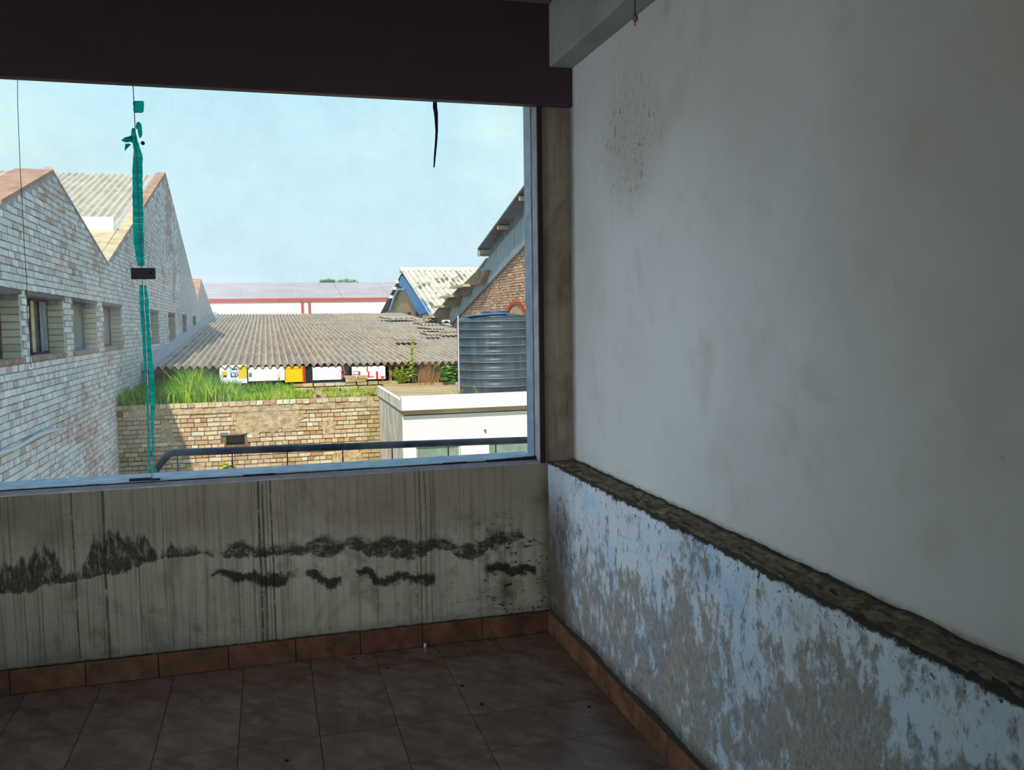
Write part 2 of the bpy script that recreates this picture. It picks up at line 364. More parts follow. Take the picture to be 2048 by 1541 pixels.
# glass: clear, a little dusty, thin
gm = bpy.data.materials.new('dusty_glass'); gm.use_nodes = True; n = N(gm.node_tree); n.n.remove(n.n['Principled BSDF'])
tr = n.add('ShaderNodeBsdfTransparent'); tr.inputs[0].default_value = (.97, .985, .985, 1)
gl = n.add('ShaderNodeBsdfGlossy'); gl.inputs['Roughness'].default_value = .02
fr = n.add('ShaderNodeFresnel'); fr.inputs[0].default_value = 1.3
ms = n.add('ShaderNodeMixShader'); n.l.new(fr.outputs[0], ms.inputs[0]); n.l.new(tr.outputs[0], ms.inputs[1]); n.l.new(gl.outputs[0], ms.inputs[2])
df = n.add('ShaderNodeBsdfTranslucent'); df.inputs[0].default_value = (.8, .85, .9, 1)
ms2 = n.add('ShaderNodeMixShader'); dn = n.noise(n.pos(), 5, 6, .65)
n.put(ms2.inputs[0], n.mul(n.step(dn, .35, .75), .07)); n.l.new(ms.outputs[0], ms2.inputs[1]); n.l.new(df.outputs[0], ms2.inputs[2])
n.l.new(ms2.outputs[0], n.n['Material Output'].inputs[0])
M_GLASS = gm

# ------------------------------------------------------------------ room shell
MB().box(XLEFT-.2, XUW+.25, YBACK-.2, D+WT, -.30, -.012).build('floor', M_GROUT)
fl = struct(bpy.data.objects['floor'], 'dark brown veined square floor tiles with thin dark joints')
TX, TY = -.7731, .1991
tm = MB().box(-T/2+.0012, T/2-.0012, -T/2+.0012, T/2-.0012, -.012, 0).mesh('tile', M_TILE)
far = MB()
for i in range(-9, 9):
    for j in range(0, 21):
        x0 = TX+i*T; x1 = x0+T; y1 = D-TY-(j-1)*T; y0 = y1-T
        x0 = max(x0, XLEFT); x1 = min(x1, XLW); y1 = min(y1, D); y0 = max(y0, YBACK)
        if x1-x0 < .02 or y1-y0 < .02: continue
        full = abs(x1-x0-T) < .01 and abs(y1-y0-T) < .01
        if y0 < 1.0: far.box(x0+.0012, x1-.0012, y0+.0012, y1-.0012, -.012, 0); continue
        me = tm if full else MB().box(-(x1-x0)/2+.0012, (x1-x0)/2-.0012, -(y1-y0)/2+.0012, (y1-y0)/2-.0012, -.012, 0).mesh('tile', M_TILE)
        mesh_obj('tile', me, fl, ((x0+x1)/2, (y0+y1)/2, rng.uniform(-.0006, .0004)), (rng.uniform(-.002, .002), rng.uniform(-.002, .002), rng.choice([0, math.pi]) if full else 0))
o = far.build('tile_field', M_TILE, fl); o['kind'] = 'stuff'

wf = MB()
wf.box(XLEFT, XUW+.25, D, D+WT, -.3, ZSILL-.002)                 # below the window
wf.box(XWIN, XUW+.25, D, D+WT, ZSILL-.002, ZO)                 # pier beside the window
wf.box(XLEFT, XUW+.25, D, D+WT, ZO, ZC)

struct(wf.build('wall_front', M_WINWALL), 'grimy plaster wall under the big window, streaked with drips and black mould')
# sill and right reveal skins
MB().box(XLEFT, XWIN, D-.002, GY-.012, ZSILL-.002, ZSILL+.004).build('trim_1', M_REVEAL)
struct(bpy.data.objects['trim_1'], 'grey plastered inner window sill')
struct(MB().box(XLEFT, XWIN+.002, GY-.01, D+WT+.10, ZSILL-.004, ZSILL+.010).build('trim_2', M_OUTSILL), 'outer sill behind the glass, sky light painted in as pale blue')
struct(MB().box(XWIN-.006, XWIN+.001, D+.004, GY-.008, ZSILL, ZO).build('trim_3', M_REVEAL), 'lavender grey window reveal on the right')
struct(MB().box(XWIN-.008, XWIN+.001, GY+.008, D+WT+.02, ZSILL, ZO).build('trim_4', M_OUTSILL), 'outer reveal right of the glass, blue sky light painted in')
struct(MB().box(XWIN-.014, XWIN+.010, D-.010, D+.006, ZSILL+.0, ZTOP+.01).build('trim_5', M_FRAME), 'dark maroon jamb strip at the right edge of the window')
hd = MB().box(XLEFT, XUW, D-.035, D+.02, ZTOP, ZC)
struct(bevel(hd.build('trim_6', M_HEADER), .004), 'deep dark maroon board above the window')

wr = MB().box(XUW, XUW+.25, YBACK-.2, D, -.3, ZC)
struct(wr.build('wall_right', M_UPWALL), 'whitewashed right wall, scuffed near the top corner')
# thicker lower part of the right wall with a broken top arris
lw = MB(); NY, NZ = 170, 26
rr = random.Random(3)
def rough_x(y, z):
    return XLW+rr.uniform(-.0012, .0012)+.002*math.sin(y*9+z*5)
ys = [YBACK-.2+(D-YBACK+.2)*i/NY for i in range(NY+1)]
zs = [-.02+(ZLED+.02)*j/NZ for j in range(NZ+1)]
chip = [0]*(NY+1)
for i in range(NY+1): chip[i] = max(0, .006*math.sin(ys[i]*13)+.006*math.sin(ys[i]*31+1)+rr.uniform(0, .009))
o0 = len(lw.v)
for j in range(NZ+1):
    for i in range(NY+1):
        z = zs[j]; x = rough_x(ys[i], z)
        if j == NZ: x += chip[i]; z -= chip[i]*.3
        lw.v.append((x, ys[i], z))
for j in range(NZ):
    for i in range(NY): a = o0+j*(NY+1)+i; lw.face((a, a+1, a+NY+2, a+NY+1))
top = [len(lw.v)+i for i in range(NY+1)]
for i in range(NY+1): lw.v.append((XUW+.03, ys[i], ZLED-.005))
bot = len(lw.v); lw.v += [(XUW+.03, y, -.02) for y in (ys[0], ys[-1])]
for i in range(NY): a = o0+NZ*(NY+1)+i; lw.face((a, a+1, top[i+1], top[i]))
struct(lw.build('wall_right_lower', M_LOWWALL, None, True, False), 'blue white peeling limewash on the thick lower right wall')
# ledge screed: lumpy strip on top
lg = MB(); NX = 8
for i in range(NY+1):
    for k in range(NX+1):
        t = k/NX; x = XLW+.004+chip[i]+(XUW-XLW-.004-chip[i])*t
        z = ZLED+(-.003 if k == 0 else rr.uniform(-.0035, .0035)+.0015*math.sin(ys[i]*17+t*4))+(.006*t**6)
        lg.v.append((x, ys[i], z))
for i in range(NY):
    for k in range(NX): a = i*(NX+1)+k; lg.face((a, a+1, a+NX+2, a+NX+1))
struct(lg.build('trim_8', M_LEDGE, None, True, False), 'rough brown cement ledge along the right wall')

struct(bevel(MB().box(XB, XUW, YBACK-.2, D-.036, ZB, ZC).build('trim_9', M_BEAM), .006, 3), 'white concrete beam under the ceiling on the right')
struct(MB().box(XLEFT-.2, XUW+.25, YBACK-.2, D+WT+.05, ZC, ZC+.18).build('ceiling', M_CEIL), 'dim plaster ceiling above the dark board')
wl_ = MB().box(XLEFT-.2, XLEFT, YBACK-.2, D+WT, -.3, .6).box(XLEFT-.2, XLEFT, YBACK-.2, D+WT, 2.95, ZC).box(XLEFT-.2, XLEFT, D-.15, D+WT, .6, 2.95).box(XLEFT-.2, XLEFT, YBACK-.2, .9, .6, 2.95)  # unseen wall, cut open to let more daylight in
struct(wl_.build('wall_left', M_ROOMWALL), 'left wall of the room with a long opening added for light')
wb = MB().box(XLEFT, XLEFT+.3, YBACK-.2, YBACK, -.3, ZC).box(-.1, XUW, YBACK-.2, YBACK, -.3, ZC).box(XLEFT+.3, -.1, YBACK-.2, YBACK, 2.4, ZC).box(XLEFT+.3, XUW-.3, YBACK-.2, YBACK, -.3, .0)  # out of view; gap added to brighten the room
struct(wb.build('wall_back', M_ROOMWALL), 'back wall of the room with a wide opening added for light')

# skirting tiles
bb = struct(MB().box(XLEFT, XLW, D-.004, D+.01, 0, .100).build('baseboard_back', M_GROUT), 'row of terracotta skirting tiles under the window wall')
x = XLW-.012
edges = [XLW-.010]
xj = .992
edges += [.992-.305*k for k in range(0, 15) if .992-.305*k > XLEFT]+[XLEFT]
for a, b in zip(edges[1:], edges[:-1]):
    me = MB().box(-(b-a)/2+.0015, (b-a)/2-.0015, -.005, .005, 0, .1065).mesh('skirting_tile', M_SKIRT)
    bevel(mesh_obj('skirting_tile', me, bb, ((a+b)/2, D-.008+rng.uniform(-.001, .001), .001)), .002)
br = struct(MB().box(XLW-.003, XLW+.01, YBACK, D, 0, .100).build('baseboard_right', M_GROUT), 'row of terracotta skirting tiles along the right wall')
y = D-.006; first = True
while y > YBACK:
    L = .17 if first else .305; first = False
    b = max(YBACK, y-L)
    me = MB().box(-.005, .005, -(y-b)/2+.0015, (y-b)/2-.0015, 0, .1065).mesh('skirting_tile', M_SKIRT)
    bevel(mesh_obj('skirting_tile', me, br, (XLW-.007+rng.uniform(-.001, .001), (y+b)/2, .001)), .002); y = b
# cement fillet on the skirting of the right wall
struct(MB().prism([(XLW-.011, .107), (XLW+.004, .107), (XLW+.004, .135)], 'y', YBACK, D-.01).build('trim_10', mat('dark_cement_fillet', '#2f2820')), 'dark cement line above the right skirting')

# ------------------------------------------------------------------ window glazing and what is fixed to it
XJ = -.540
win = struct(MB().box(XJ-.0015, XJ+.0015, GY-.006, GY+.006, ZSILL+.006, ZO).build('window_1', mat('joint_silicone', '#77777c', rough=.5)), 'wide frameless window of two glass panes with one vertical joint')
MB().box(XLEFT, XJ-.002, GY-.004, GY+.004, ZSILL+.006, ZO).build('pane', M_GLASS, win)
MB().box(XJ+.002, XWIN-.004, GY-.004, GY+.004, ZSILL+.006, ZO).build('pane', M_GLASS, win)
# ragged sealant along the foot of the glass
sg = MB(); x = XLEFT+.02
while x < XWIN-.02:
    L = rng.uniform(.05, .22); thick = rng.uniform(.002, .005)
    if x > 1.0: thick = .008+.014*(x-1.0)/.3; L = .05
    elif rng.random() < .25: thick = .008
    x1 = min(x+L, XWIN-.008)
    sg.hexa([(x, GY-.014-thick, ZSILL+.004), (x1, GY-.014-thick*rng.uniform(.7, 1.3), ZSILL+.004), (x1, GY-.004, ZSILL+.004), (x, GY-.004, ZSILL+.004),
             (x, GY-.012-thick*.6, ZSILL+.006+thick*.6), (x1, GY-.012-thick*.6, ZSILL+.006+thick*rng.uniform(.4, .9)), (x1, GY-.004, ZSILL+.008+thick*.5), (x, GY-.004, ZSILL+.008+thick*.5)])
    x = x1-.001
sg.build('sealant', M_SEAL, win)
# small pencil-like marks / nails on the sill
for px in (31, 303, 410, 628, 793):
    p = U(px, 975-(px)*.055, 'z', ZSILL+.004); MB().box(p.x-.002, p.x+.002, p.y-.018, p.y+.01, ZSILL+.003, ZSILL+.007).build('clip', M_SEAL, win)
# joint patch fittings
pf = thing('glass_patch_fitting', 'black rectangular patch fitting clamped on the glass joint halfway up', 'fitting', (XJ, GY, 1.82))
bevel(MB().box(-.046, .056, -.016, .016, 0, .050).build('plate', M_BLACK, pf), .0015)
sc_ = MB(); sc_.tube([(.036, -.0185, .026), (.036, -.015, .026)], .006, 16); sc_.build('screw', M_SCREW, pf)
pf2 = thing('glass_foot_fitting', 'dark low patch fitting at the foot of the glass joint', 'fitting', (XJ, GY, ZSILL+.01))
bevel(MB().box(-.10, .0, .006, .03, .0, .013).build('plate', M_BLACK, pf2), .002)
bevel(MB().box(-.01, .036, -.010, .004, .0, .010).build('clamp', M_BLACK, pf2), .002)
p = U(286, 287, 'y', GY)
gs = MB().tube([(p.x, GY-.010, p.z), (p.x, GY-.004, p.z)], .0085, 20); tag(gs.build('glass_stud', M_BLACK), 'small dark round stud on the glass beside the torn tape', 'stud')

# teal tape, torn, stuck along both sides of the joint
def f_tape(n):
    p = n.pos(); x, y, z = n.sep(p)
    a = n.noise(n.comb(n.mul(x, 12.), 0., n.mul(z, 55.)), 1., 4, .6); b = n.noise(p, 90, 4, .6)
    cr = n.step(n.noise(n.comb(n.mul(x, 3.), 0., n.mul(z, 95.)), 1., 2, .5), .66, .72)
    c = n.ramp(a, [(.3, '#02a39a'), (.5, '#08cfc6'), (.68, '#30eae8'), (.8, '#a0ffff')])
    return n.mix(n.mul(cr, .7), n.mix(n.mul(b, .3), c, '#026a62'), '#b8ffff'), n.bump(n.addm(a, b), .6, .004)
tm_ = bpy.data.materials.new('teal_tape'); tm_.use_nodes = True; n = N(tm_.node_tree); pb = n.n['Principled BSDF']
c_, nb_ = f_tape(n); n.put(pb.inputs['Base Color'], c_); pb.inputs['Roughness'].default_value = .4; n.l.new(nb_, pb.inputs['Normal'])
tl = n.add('ShaderNodeBsdfTranslucent'); n.put(tl.inputs[0], c_); mx = n.add('ShaderNodeMixShader'); mx.inputs[0].default_value = .8
n.l.new(pb.outputs[0], mx.inputs[1]); n.l.new(tl.outputs[0], mx.inputs[2]); n.l.new(mx.outputs[0], n.n['Material Output'].inputs[0])
M_TAPE = tm_
def strip(rows, parent, name='tape_strip', y=GY-.0045):
    """rows: (image y, left, right) traced on the glass plane; a wrinkled film with real thickness"""
    full = []
    for (y0, l0, r0), (y1, l1, r1) in zip(rows[:-1], rows[1:]):
        k = max(1, int(abs(y1-y0)/7))
        for q in range(k): t = q/k; full.append((y0+(y1-y0)*t, l0+(l1-l0)*t, r0+(r1-r0)*t))
    full.append(rows[-1]); b = MB(); C = 5
    for (yy, l, r) in full:
        jl, jr = rng.uniform(-.7, .7), rng.uniform(-.7, .7)
        for c in range(C):
            t = c/(C-1); p = U(l+jl+(r+jr-l-jl)*t, yy, 'y', y); b.v.append((p.x, y-rng.uniform(0, .0016), p.z))
    for i in range(len(full)-1):
        for c in range(C-1): a = i*C+c; b.face((a, a+1, a+C+1, a+C))
    o = b.build(name, M_TAPE, parent, True, False)
    return o
tp = thing('torn_teal_tape', 'long torn teal plastic tape running down the glass joint', 'tape', (XJ, GY, ZSILL+.02))
tpi = Vector((XJ, GY, ZSILL+.02))
def tstrip(rows, name='tape_strip'):
    o = strip(rows, tp, name); o.location = -tpi; return o
tstrip([(286, 265, 277), (300, 267, 281), (310, 267, 285), (330, 265, 285.5), (345, 265, 285), (400, 265, 286), (460, 266, 287), (480, 267, 288), (500, 270, 288), (515, 272, 289), (532, 275, 289)])
tstrip([(570, 279, 286), (600, 278.5, 287), (645, 282, 290), (703, 286, 292), (760, 289.5, 293.5), (831, 293.5, 297), (902, 295, 298.5), (938, 294, 298.5), (945, 291, 298)])
tstrip([(570, 288, 293), (600, 289, 297), (645, 292, 299), (703, 294, 303), (745, 297.5, 308), (800, 300, 310.4), (837, 301.5, 309), (850, 302, 307), (902, 304, 308), (931, 306, 309.5), (940, 305.5, 313), (946, 305.5, 313.5)])
tstrip([(202, 267, 287), (206, 266, 288), (214, 267, 288.5), (222, 266.5, 288), (226, 270, 285)], 'tape_scrap')
tstrip([(244, 274, 279), (250, 271.5, 283), (257, 271.5, 284.5), (260, 276, 283), (265, 276, 284.5), (272, 277, 284), (276, 278, 282)], 'tape_scrap')
tstrip([(256, 264, 269), (262, 263, 271), (272, 262, 273), (280, 262, 275), (286, 262, 276)], 'tape_scrap')
# the leaf-shaped flap pointing left
fl_ = MB(); pts = [(243, 281), (250, 275.5), (258, 273.5), (264, 271), (266, 279), (263, 284), (254, 285.5), (247, 284)]
fl_.prism([(U(a, b, 'y', GY).x, U(a, b, 'y', GY).z) for a, b in pts], 'y', GY-.006, GY-.0046); o = fl_.build('tape_flap', M_TAPE, tp); o.location = -tpi
fl_ = MB(); pts = [(251, 288), (258, 288), (263, 289), (256, 296), (249.5, 303)]
fl_.prism([(U(a, b, 'y', GY).x, U(a, b, 'y', GY).z) for a, b in pts], 'y', GY-.006, GY-.0046); o = fl_.build('tape_flap', M_TAPE, tp); o.location = -tpi
# strap and wires hanging
hs = MB(); rows = [(203, 866, 874), (215, 866, 874.5), (225, 868, 876), (240, 869.5, 876), (262, 871, 876), (285, 870, 874.5), (310, 868, 872), (335, 867, 869.5)]
for yy, l, r in rows:
    for q, dy in ((l, 0), (r, 0), (r, .004), (l, .004)): p = U(q, yy, 'y', GY-.03); hs.v.append((p.x, GY-.03+dy, p.z))
for i in range(len(rows)-1):
    for k in range(4): hs.face((i*4+k, i*4+(k+1) % 4, i*4+4+(k+1) % 4, i*4+4+k))
tag(hs.build('hanging_strap', M_WIRE), 'short dark strap hanging from the board in front of the glass', 'strap')
pts = [(35, 148), (35, 200), (37, 250), (40, 330), (45, 420), (49, 500), (53, 560), (54, 600), (55, 640), (60, 670), (62, 700), (60, 722), (63, 735)]
tag(MB().tube([U(a, b, 'y', 4.39) for a, b in pts], .0014, 6).build('hanging_wire', M_WIRE), 'thin black wire hanging outside the glass at far left', 'wire')
cp = U(1270, 52, 'x', XB-.014)
cw = thing('ceiling_wire', 'thin black wire with a mud blob hanging in front of the white beam', 'wire', cp)
MB().tube([(.0, .002, ZC-cp.z), (.0, .003, (ZC-cp.z)*.6), (0, .0, .05), (0, -.002, .03), (0, 0, .0)], .0022, 6).build('wire', M_WIRE, cw)
b = MB(); b.lathe([(.002, .012), (.009, .018), (.0115, .026), (.009, .036), (.003, .044)], 0, -.002, 10); b.build('mud_blob', M_LEDGE, cw, True)

# bits on the floor
M_CHIP = mat('plaster_chip', '#b8b2a8'); M_DEB = mat('debris', '#1d1714')
def chipmesh(r, h, mt, name):
    b = MB(); k = 6; pts = [(r*rng.uniform(.6, 1.1)*math.cos(2*math.pi*i/k), r*rng.uniform(.6, 1.1)*math.sin(2*math.pi*i/k)) for i in range(k)]
    b.prism(pts, 'z', .0008, h); return b.mesh(name, mt)
p = U(847, 1288, 'z', 0)
tag(mesh_obj('plaster_chip', chipmesh(.008, .02, M_CHIP, 'plaster_chip'), None, (p.x, min(p.y, D-.024), 0)), 'small white plaster chip lying against the skirting', 'chip')
for k, (px, py, r, lb) in enumerate([(774, 1337, .007, 'dark crumb on the floor, left of the middle, near the skirting'), (938, 1314, .006, 'dark crumb on the floor, the one farthest toward the window corner'),
                    (925, 1373, .010, 'flat dark flake lying on a tile joint in mid floor'), (964, 1410, .010, 'dark smudge of dirt on the floor left of the right skirting'), (1178, 1415, .008, 'lone dark crumb nearest to the right skirting'),
                    (572, 1523, .009, 'dark crumb at the bottom edge of the floor in view'), (706, 1318, .006, 'dark crumb close under the skirting, left of the white chip')]):
    p = U(px, py, 'z', 0); tag(mesh_obj('floor_debris', chipmesh(r, .004, M_DEB, 'floor_debris'), None, (p.x, p.y, 0)), lb, 'debris', 'crumbs of dirt on the tiled floor')

# ================================================================== OUTSIDE
GZ = -4.2
M_GROUND = mat('courtyard_ground', fn=lambda n: n.ramp(n.noise(n.pos(), 1.2, 6), [(.3, '#a09683'), (.7, '#c4baa4')]), rough=.95)
struct(MB().box(-70, 90, -30, 160, GZ-.3, GZ).build('ground', M_GROUND), 'yard ground far below the window')
# the storeys of this building below and above the room
struct(MB().box(XLEFT-.2, XUW+.25, YBACK-.2, D+WT, GZ, -.30).build('wall_outer', M_ROOMWALL), 'lower storey under the room')

# ---- outdoor materials
def f_brick_shade(n):
    r = n.add('ShaderNodeAttribute', attribute_name='rnd').outputs['Fac']; p = n.pos(); x, y, z = n.sep(p)
    base = n.ramp(r, [(0, '#c4c9cf'), (.3, '#e2e6ea'), (.55, '#d4d2d2'), (.75, '#eef0f2'), (1, '#bcb6b4')])
    red = n.step(n.addm(n.noise(n.scale(p, (1, .5, 1)), .9, 5, .6, .4), n.mul(n.sub(r, .5), .16)), .52, .64)
    base = n.mix(n.mul(red, .62), base, n.ramp(r, [(0, '#a56a55'), (1, '#b98b7d')]))
    di = n.noise(p, 9, 6, .7); base = n.mix(n.mul(n.step(di, .5, .7), .35), base, '#a4a8ac')
    base = n.mix(n.mul(n.step(n.noise(p, 26, 4, .7), .55, .7), .45), base, '#dcdedb')
    return base, n.bump(n.addm(di, n.noise(p, 40, 3)), .6, .02)
M_BRSH = mat('limewashed_brick', fn=f_brick_shade, rough=.95, spec=.1)
M_MORT = mat('grey_mortar', fn=lambda n: n.ramp(n.noise(n.pos(), 14, 5), [(.3, '#8f9193'), (.7, '#babbbc')]), rough=.98, spec=.05)
def f_brick_sun(n):
    r = n.add('ShaderNodeAttribute', attribute_name='rnd').outputs['Fac']; p = n.pos(); x, y, z = n.sep(p)
    base = n.ramp(r, [(0, '#a98560'), (.25, '#c2a480'), (.5, '#d6c5a2'), (.7, '#c39a74'), (.85, '#e2d8be'), (1, '#b99a70')])
    di = n.noise(p, 7, 6, .7); base = n.mix(n.mul(n.step(di, .5, .68), .45), base, '#8c7350')
    base = n.mix(n.mul(n.step(n.noise(p, 2.0, 5, .6), .52, .68), .45), base, '#d3c29d')
    green_end = n.mul(n.step(n.addm(n.mul(x, -1.), n.mul(n.noise(p, 2.5, 4), .8)), 2.2, 3.0), .5); base = n.mix(green_end, base, '#7a8068')  # grey-green tone towards the left end
    my = n.mul(n.step(n.addm(x, n.mul(n.noise(p, 3, 4), .6)), 1.9, 2.4), .6); base = n.mix(my, base, '#9a8a45')
    return base, n.bump(di, .6, .02)
M_BRSUN = mat('weathered_tan_brick', fn=f_brick_sun, rough=.95, spec=.1)
M_MORTSUN = mat('brown_mortar', fn=lambda n: n.ramp(n.noise(n.pos(), 14, 5), [(.3, '#5e492f'), (.7, '#8b7350')]), rough=.98, spec=.05)
M_PLAST = mat('cream_plaster_patch', fn=lambda n: (n.ramp(n.noise(n.pos(), 9, 6, .7), [(.3, '#96754c'), (.5, '#c8ae84'), (.7, '#e0d0b0')]), n.bump(n.noise(n.pos(), 14, 6, .7), 1., .04)), rough=.95)
def f_asb(dark, lo, hi):
    def f(n):
        p = n.pos(); oi = n.add('ShaderNodeObjectInfo').outputs['Random']
        a = n.noise(n.scale(p, (1, .25, 1)), 4, 6, .65); b = n.noise(p, 1.1, 4, .6)
        base = n.ramp(a, [(.28, dark), (.5, lo), (.7, hi)]); base = n.mix(n.mul(n.step(b, .45, .7), .35), base, lo)
        oz = n.sep(n.add('ShaderNodeTexCoord').outputs['Object'])[2]; base = n.mix(n.mul(n.step(n.addm(oz, n.mul(n.sub(a, .5), .03)), .002, .028), .55), base, hi); base = n.mix(n.mul(n.sub(1., n.step(oz, -.035, -.004)), .45), base, dark)  # valley dirt and pale crests, also painted to deepen the corrugation shading
        return n.mix(n.mul(oi, .3), base, n.mix(.5, lo, hi)), n.bump(a, .2, .01)
    return f
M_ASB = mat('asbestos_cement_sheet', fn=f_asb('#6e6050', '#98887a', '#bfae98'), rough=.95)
M_ASBL = mat('pale_asbestos_sheet', fn=f_asb('#988f80', '#b5aa99', '#cfc5b4'), rough=.95)
def f_lime(n):
    p = n.pos(); c, nb = f_asb('#a89e8c', '#c4bba9', '#dcd5c6')(n)
    bare = n.step(n.noise(n.scale(p, (1, .35, .35)), 1.3, 5, .6), .56, .60); oz = n.sep(n.add('ShaderNodeTexCoord').outputs['Object'])[2]
    return n.mix(n.mul(bare, n.addm(.35, n.mul(n.sub(1., n.step(oz, -.02, .03)), .6))), c, '#6d5c4a'), nb
M_ASBW = mat('limewashed_sheet', fn=f_lime, rough=.95)
M_ASBB = mat('brown_sheet', fn=f_asb('#5a4a3a', '#7d6c59', '#a18f78'), rough=.95)
M_COP = mat('red_brown_coping', fn=lambda n: n.ramp(n.noise(n.scale(n.pos(), (1, .5, 1)), 4, 6, .6), [(.3, '#96705c'), (.6, '#b18c76'), (.8, '#c4ab90')]), rough=.95)
M_COPY = mat('cream_coping', fn=lambda n: n.ramp(n.noise(n.pos(), 3, 6, .6), [(.3, '#b39a76'), (.6, '#cdb996'), (.8, '#ddd0b0')]), rough=.95)

# ---- brick wall generator
def brick_variants(size, mt, k=10):
    out = []
    for i in range(k):
        b = MB(); b.cur = (i+.5)/k; b.box(-size[0]/2, size[0]/2, -size[1]/2, size[1]/2, -size[2]/2, size[2]/2, .004); out.append(b.mesh('brick', mt))
    return out

# ------------------------------------------------------------------ left brick factory
XL = -2.776
LB = thing('brick_factory', 'long limewashed brick factory with saw-tooth gables on the left', 'building', (XL, 11.7, 0))
TILT = .0095                                                   # the row of the building drops a little with the yard
def zl(z, y): return z+TILT*(y-11.7)
def LP(px, py): p = U(px, py, 'x', XL); return (p.y, zl(p.z, p.y))
prof = [(6.0, 1.65), LP(0, 408), LP(105, 345), LP(215, 528), LP(330, 347), LP(395, 602), LP(402, 560), LP(430, 640), (56.0, 1.2)]
def gable(y):
    for (a, za), (b, zb_) in zip(prof[:-1], prof[1:]):
        if a <= y <= b: return za+(zb_-za)*(y-a)/(b-a)
    return -9
WZ0, WZ1 = 1.205, 1.952
wins = [(6.9, 8.55), (9.35, 11.32), (11.72, 13.57), (14.22, 16.06), (16.7, 18.65), (23.2, 24.75), (27.25, 29.1), (31.5, 33.1), (35.9, 37.4)]
OFF = Vector((XL, 11.7, 0)); inv = Matrix.Translation(-OFF)
LB.rotation_euler = (-TILT, 0, 0)
def lbuild(mb, name, mt, parent=LB, **k):
    o = mb.build(name, mt, parent, **k); o.matrix_parent_inverse = Matrix.Identity(4)
    o.location = -OFF if parent is LB else (0, 0, 0); return o
core = MB(); TH = .32
Y0, Y1 = 6.0, 56.0
core.box(XL-TH, XL, Y0, Y1, GZ-.5, WZ0)
cuts = [Y0]+[v for w_ in wins for v in w_]+[Y1]
for a, b in zip(cuts[0::2], cuts[1::2]): core.box(XL-TH, XL, a, b, WZ0, WZ1)
core.prism([(Y0, WZ1), (Y1, WZ1)]+[(y, max(z, WZ1+.02)) for y, z in reversed(prof)][0:0]+[(y, z) for y, z in reversed([(a, max(b, WZ1+.01)) for a, b in prof])], 'x', XL-TH, XL)
lbuild(core, 'wall', M_MORT)
cour = .0862; bl_, bd, bh = .226, .04, .071
var = brick_variants((bd, bl_, bh), M_BRSH); varh = brick_variants((bd, .108, bh), M_BRSH)
cand = []; row = 0; z = -2.35
def inwin(y, z, hl):
    return WZ0-.03 < z < WZ1+.035 and any(a-hl < y < b+hl for a, b in wins)
while z < 6.1:
    hdr = row % 5 == 3; L = .119 if hdr else .238; y = 8.0+(0 if row % 2 else L/2)
    while y < 31.0:
        if z+bh*.4 < min(gable(y-L/2), gable(y+L/2)) and not inwin(y, z, L/2-.02): cand.append((y, z, hdr))
        elif WZ0-.03 < z < WZ1+.035:
            pass
        y += L+rng.uniform(-.003, .003)
    z += cour; row += 1
lo_vis = lambda y, z: (10.1 < y) and (z > .55-.30*(y-10.1))
single = [c for c in cand if lo_vis(c[0], c[1]) and not c[2]]
single.sort(key=lambda c: c[0]); sset = set(single[:300]); rest = MB()
for c in cand:
    y, z, hdr = c; pr = rng.uniform(-.006, .005)
    if c in sset:
        me = rng.choice(varh if hdr else var)
        o = mesh_obj('brick', me, LB, (0+.006+pr-bd/2+.012, y-11.7, z), (rng.uniform(-.02, .02), 0, rng.uniform(-.015, .015)))
    else:
        L = .108 if hdr else bl_; rest.cur = rng.random()
        x1 = XL+.014+pr; rest.box(x1-bd, x1, y-L/2, y+L/2, z-bh/2, z+bh/2, .004)
o = lbuild(rest, 'brick_field', M_BRSH, fix=False); o['kind'] = 'stuff'
# far stretch, bricks only a pixel or two: courses left to the material
def f_farbrick(n):
    p = n.pos(); x, y, z = n.sep(p); bt = n.add('ShaderNodeTexBrick'); n.put(bt.inputs['Vector'], n.comb(y, z, 0.)); bt.inputs['Scale'].default_value = 1
    bt.inputs['Brick Width'].default_value = .238; bt.inputs['Row Height'].default_value = cour; bt.inputs['Mortar Size'].default_value = .008
    n.put(bt.inputs['Color1'], '#d5d5d6'); n.put(bt.inputs['Color2'], '#b5aba6'); n.put(bt.inputs['Mortar'], '#8f8f90')
    return n.mix(n.step(n.noise(p, 2.2, 6, .7), .42, .66), bt.outputs[0], n.ramp(n.noise(p, 6, 5, .7), [(.35, '#97938f'), (.65, '#cfcfd0')])), n.bump(n.noise(p, 8, 5), .4, .02)
M_FARBR = mat('distant_limewashed_brick', fn=f_farbrick, rough=.95)
fb = MB(); a0 = 31.0
cutf = [a0]+[v for w_ in wins for v in w_ if v > a0+.2]+[Y1]
if len(cutf) % 2: cutf.insert(1, a0+.01) if False else None
fb.box(XL, XL+.012, a0, Y1, -1.5, WZ0)
segs = []; cur = a0
for a, b in wins:
    if b < a0: continue
    if a > cur: segs.append((cur, a))
    cur = max(cur, b)
segs.append((cur, Y1))
for a, b in segs: fb.box(XL, XL+.012, a, b, WZ0, WZ1)
fb.prism([(a0, WZ1), (Y1, WZ1)]+[(y, max(z, WZ1+.01)) for y, z in reversed(prof) if y > a0]+[(a0, gable(a0))], 'x', XL, XL+.012)
lbuild(fb, 'far_brickwork', M_FARBR)
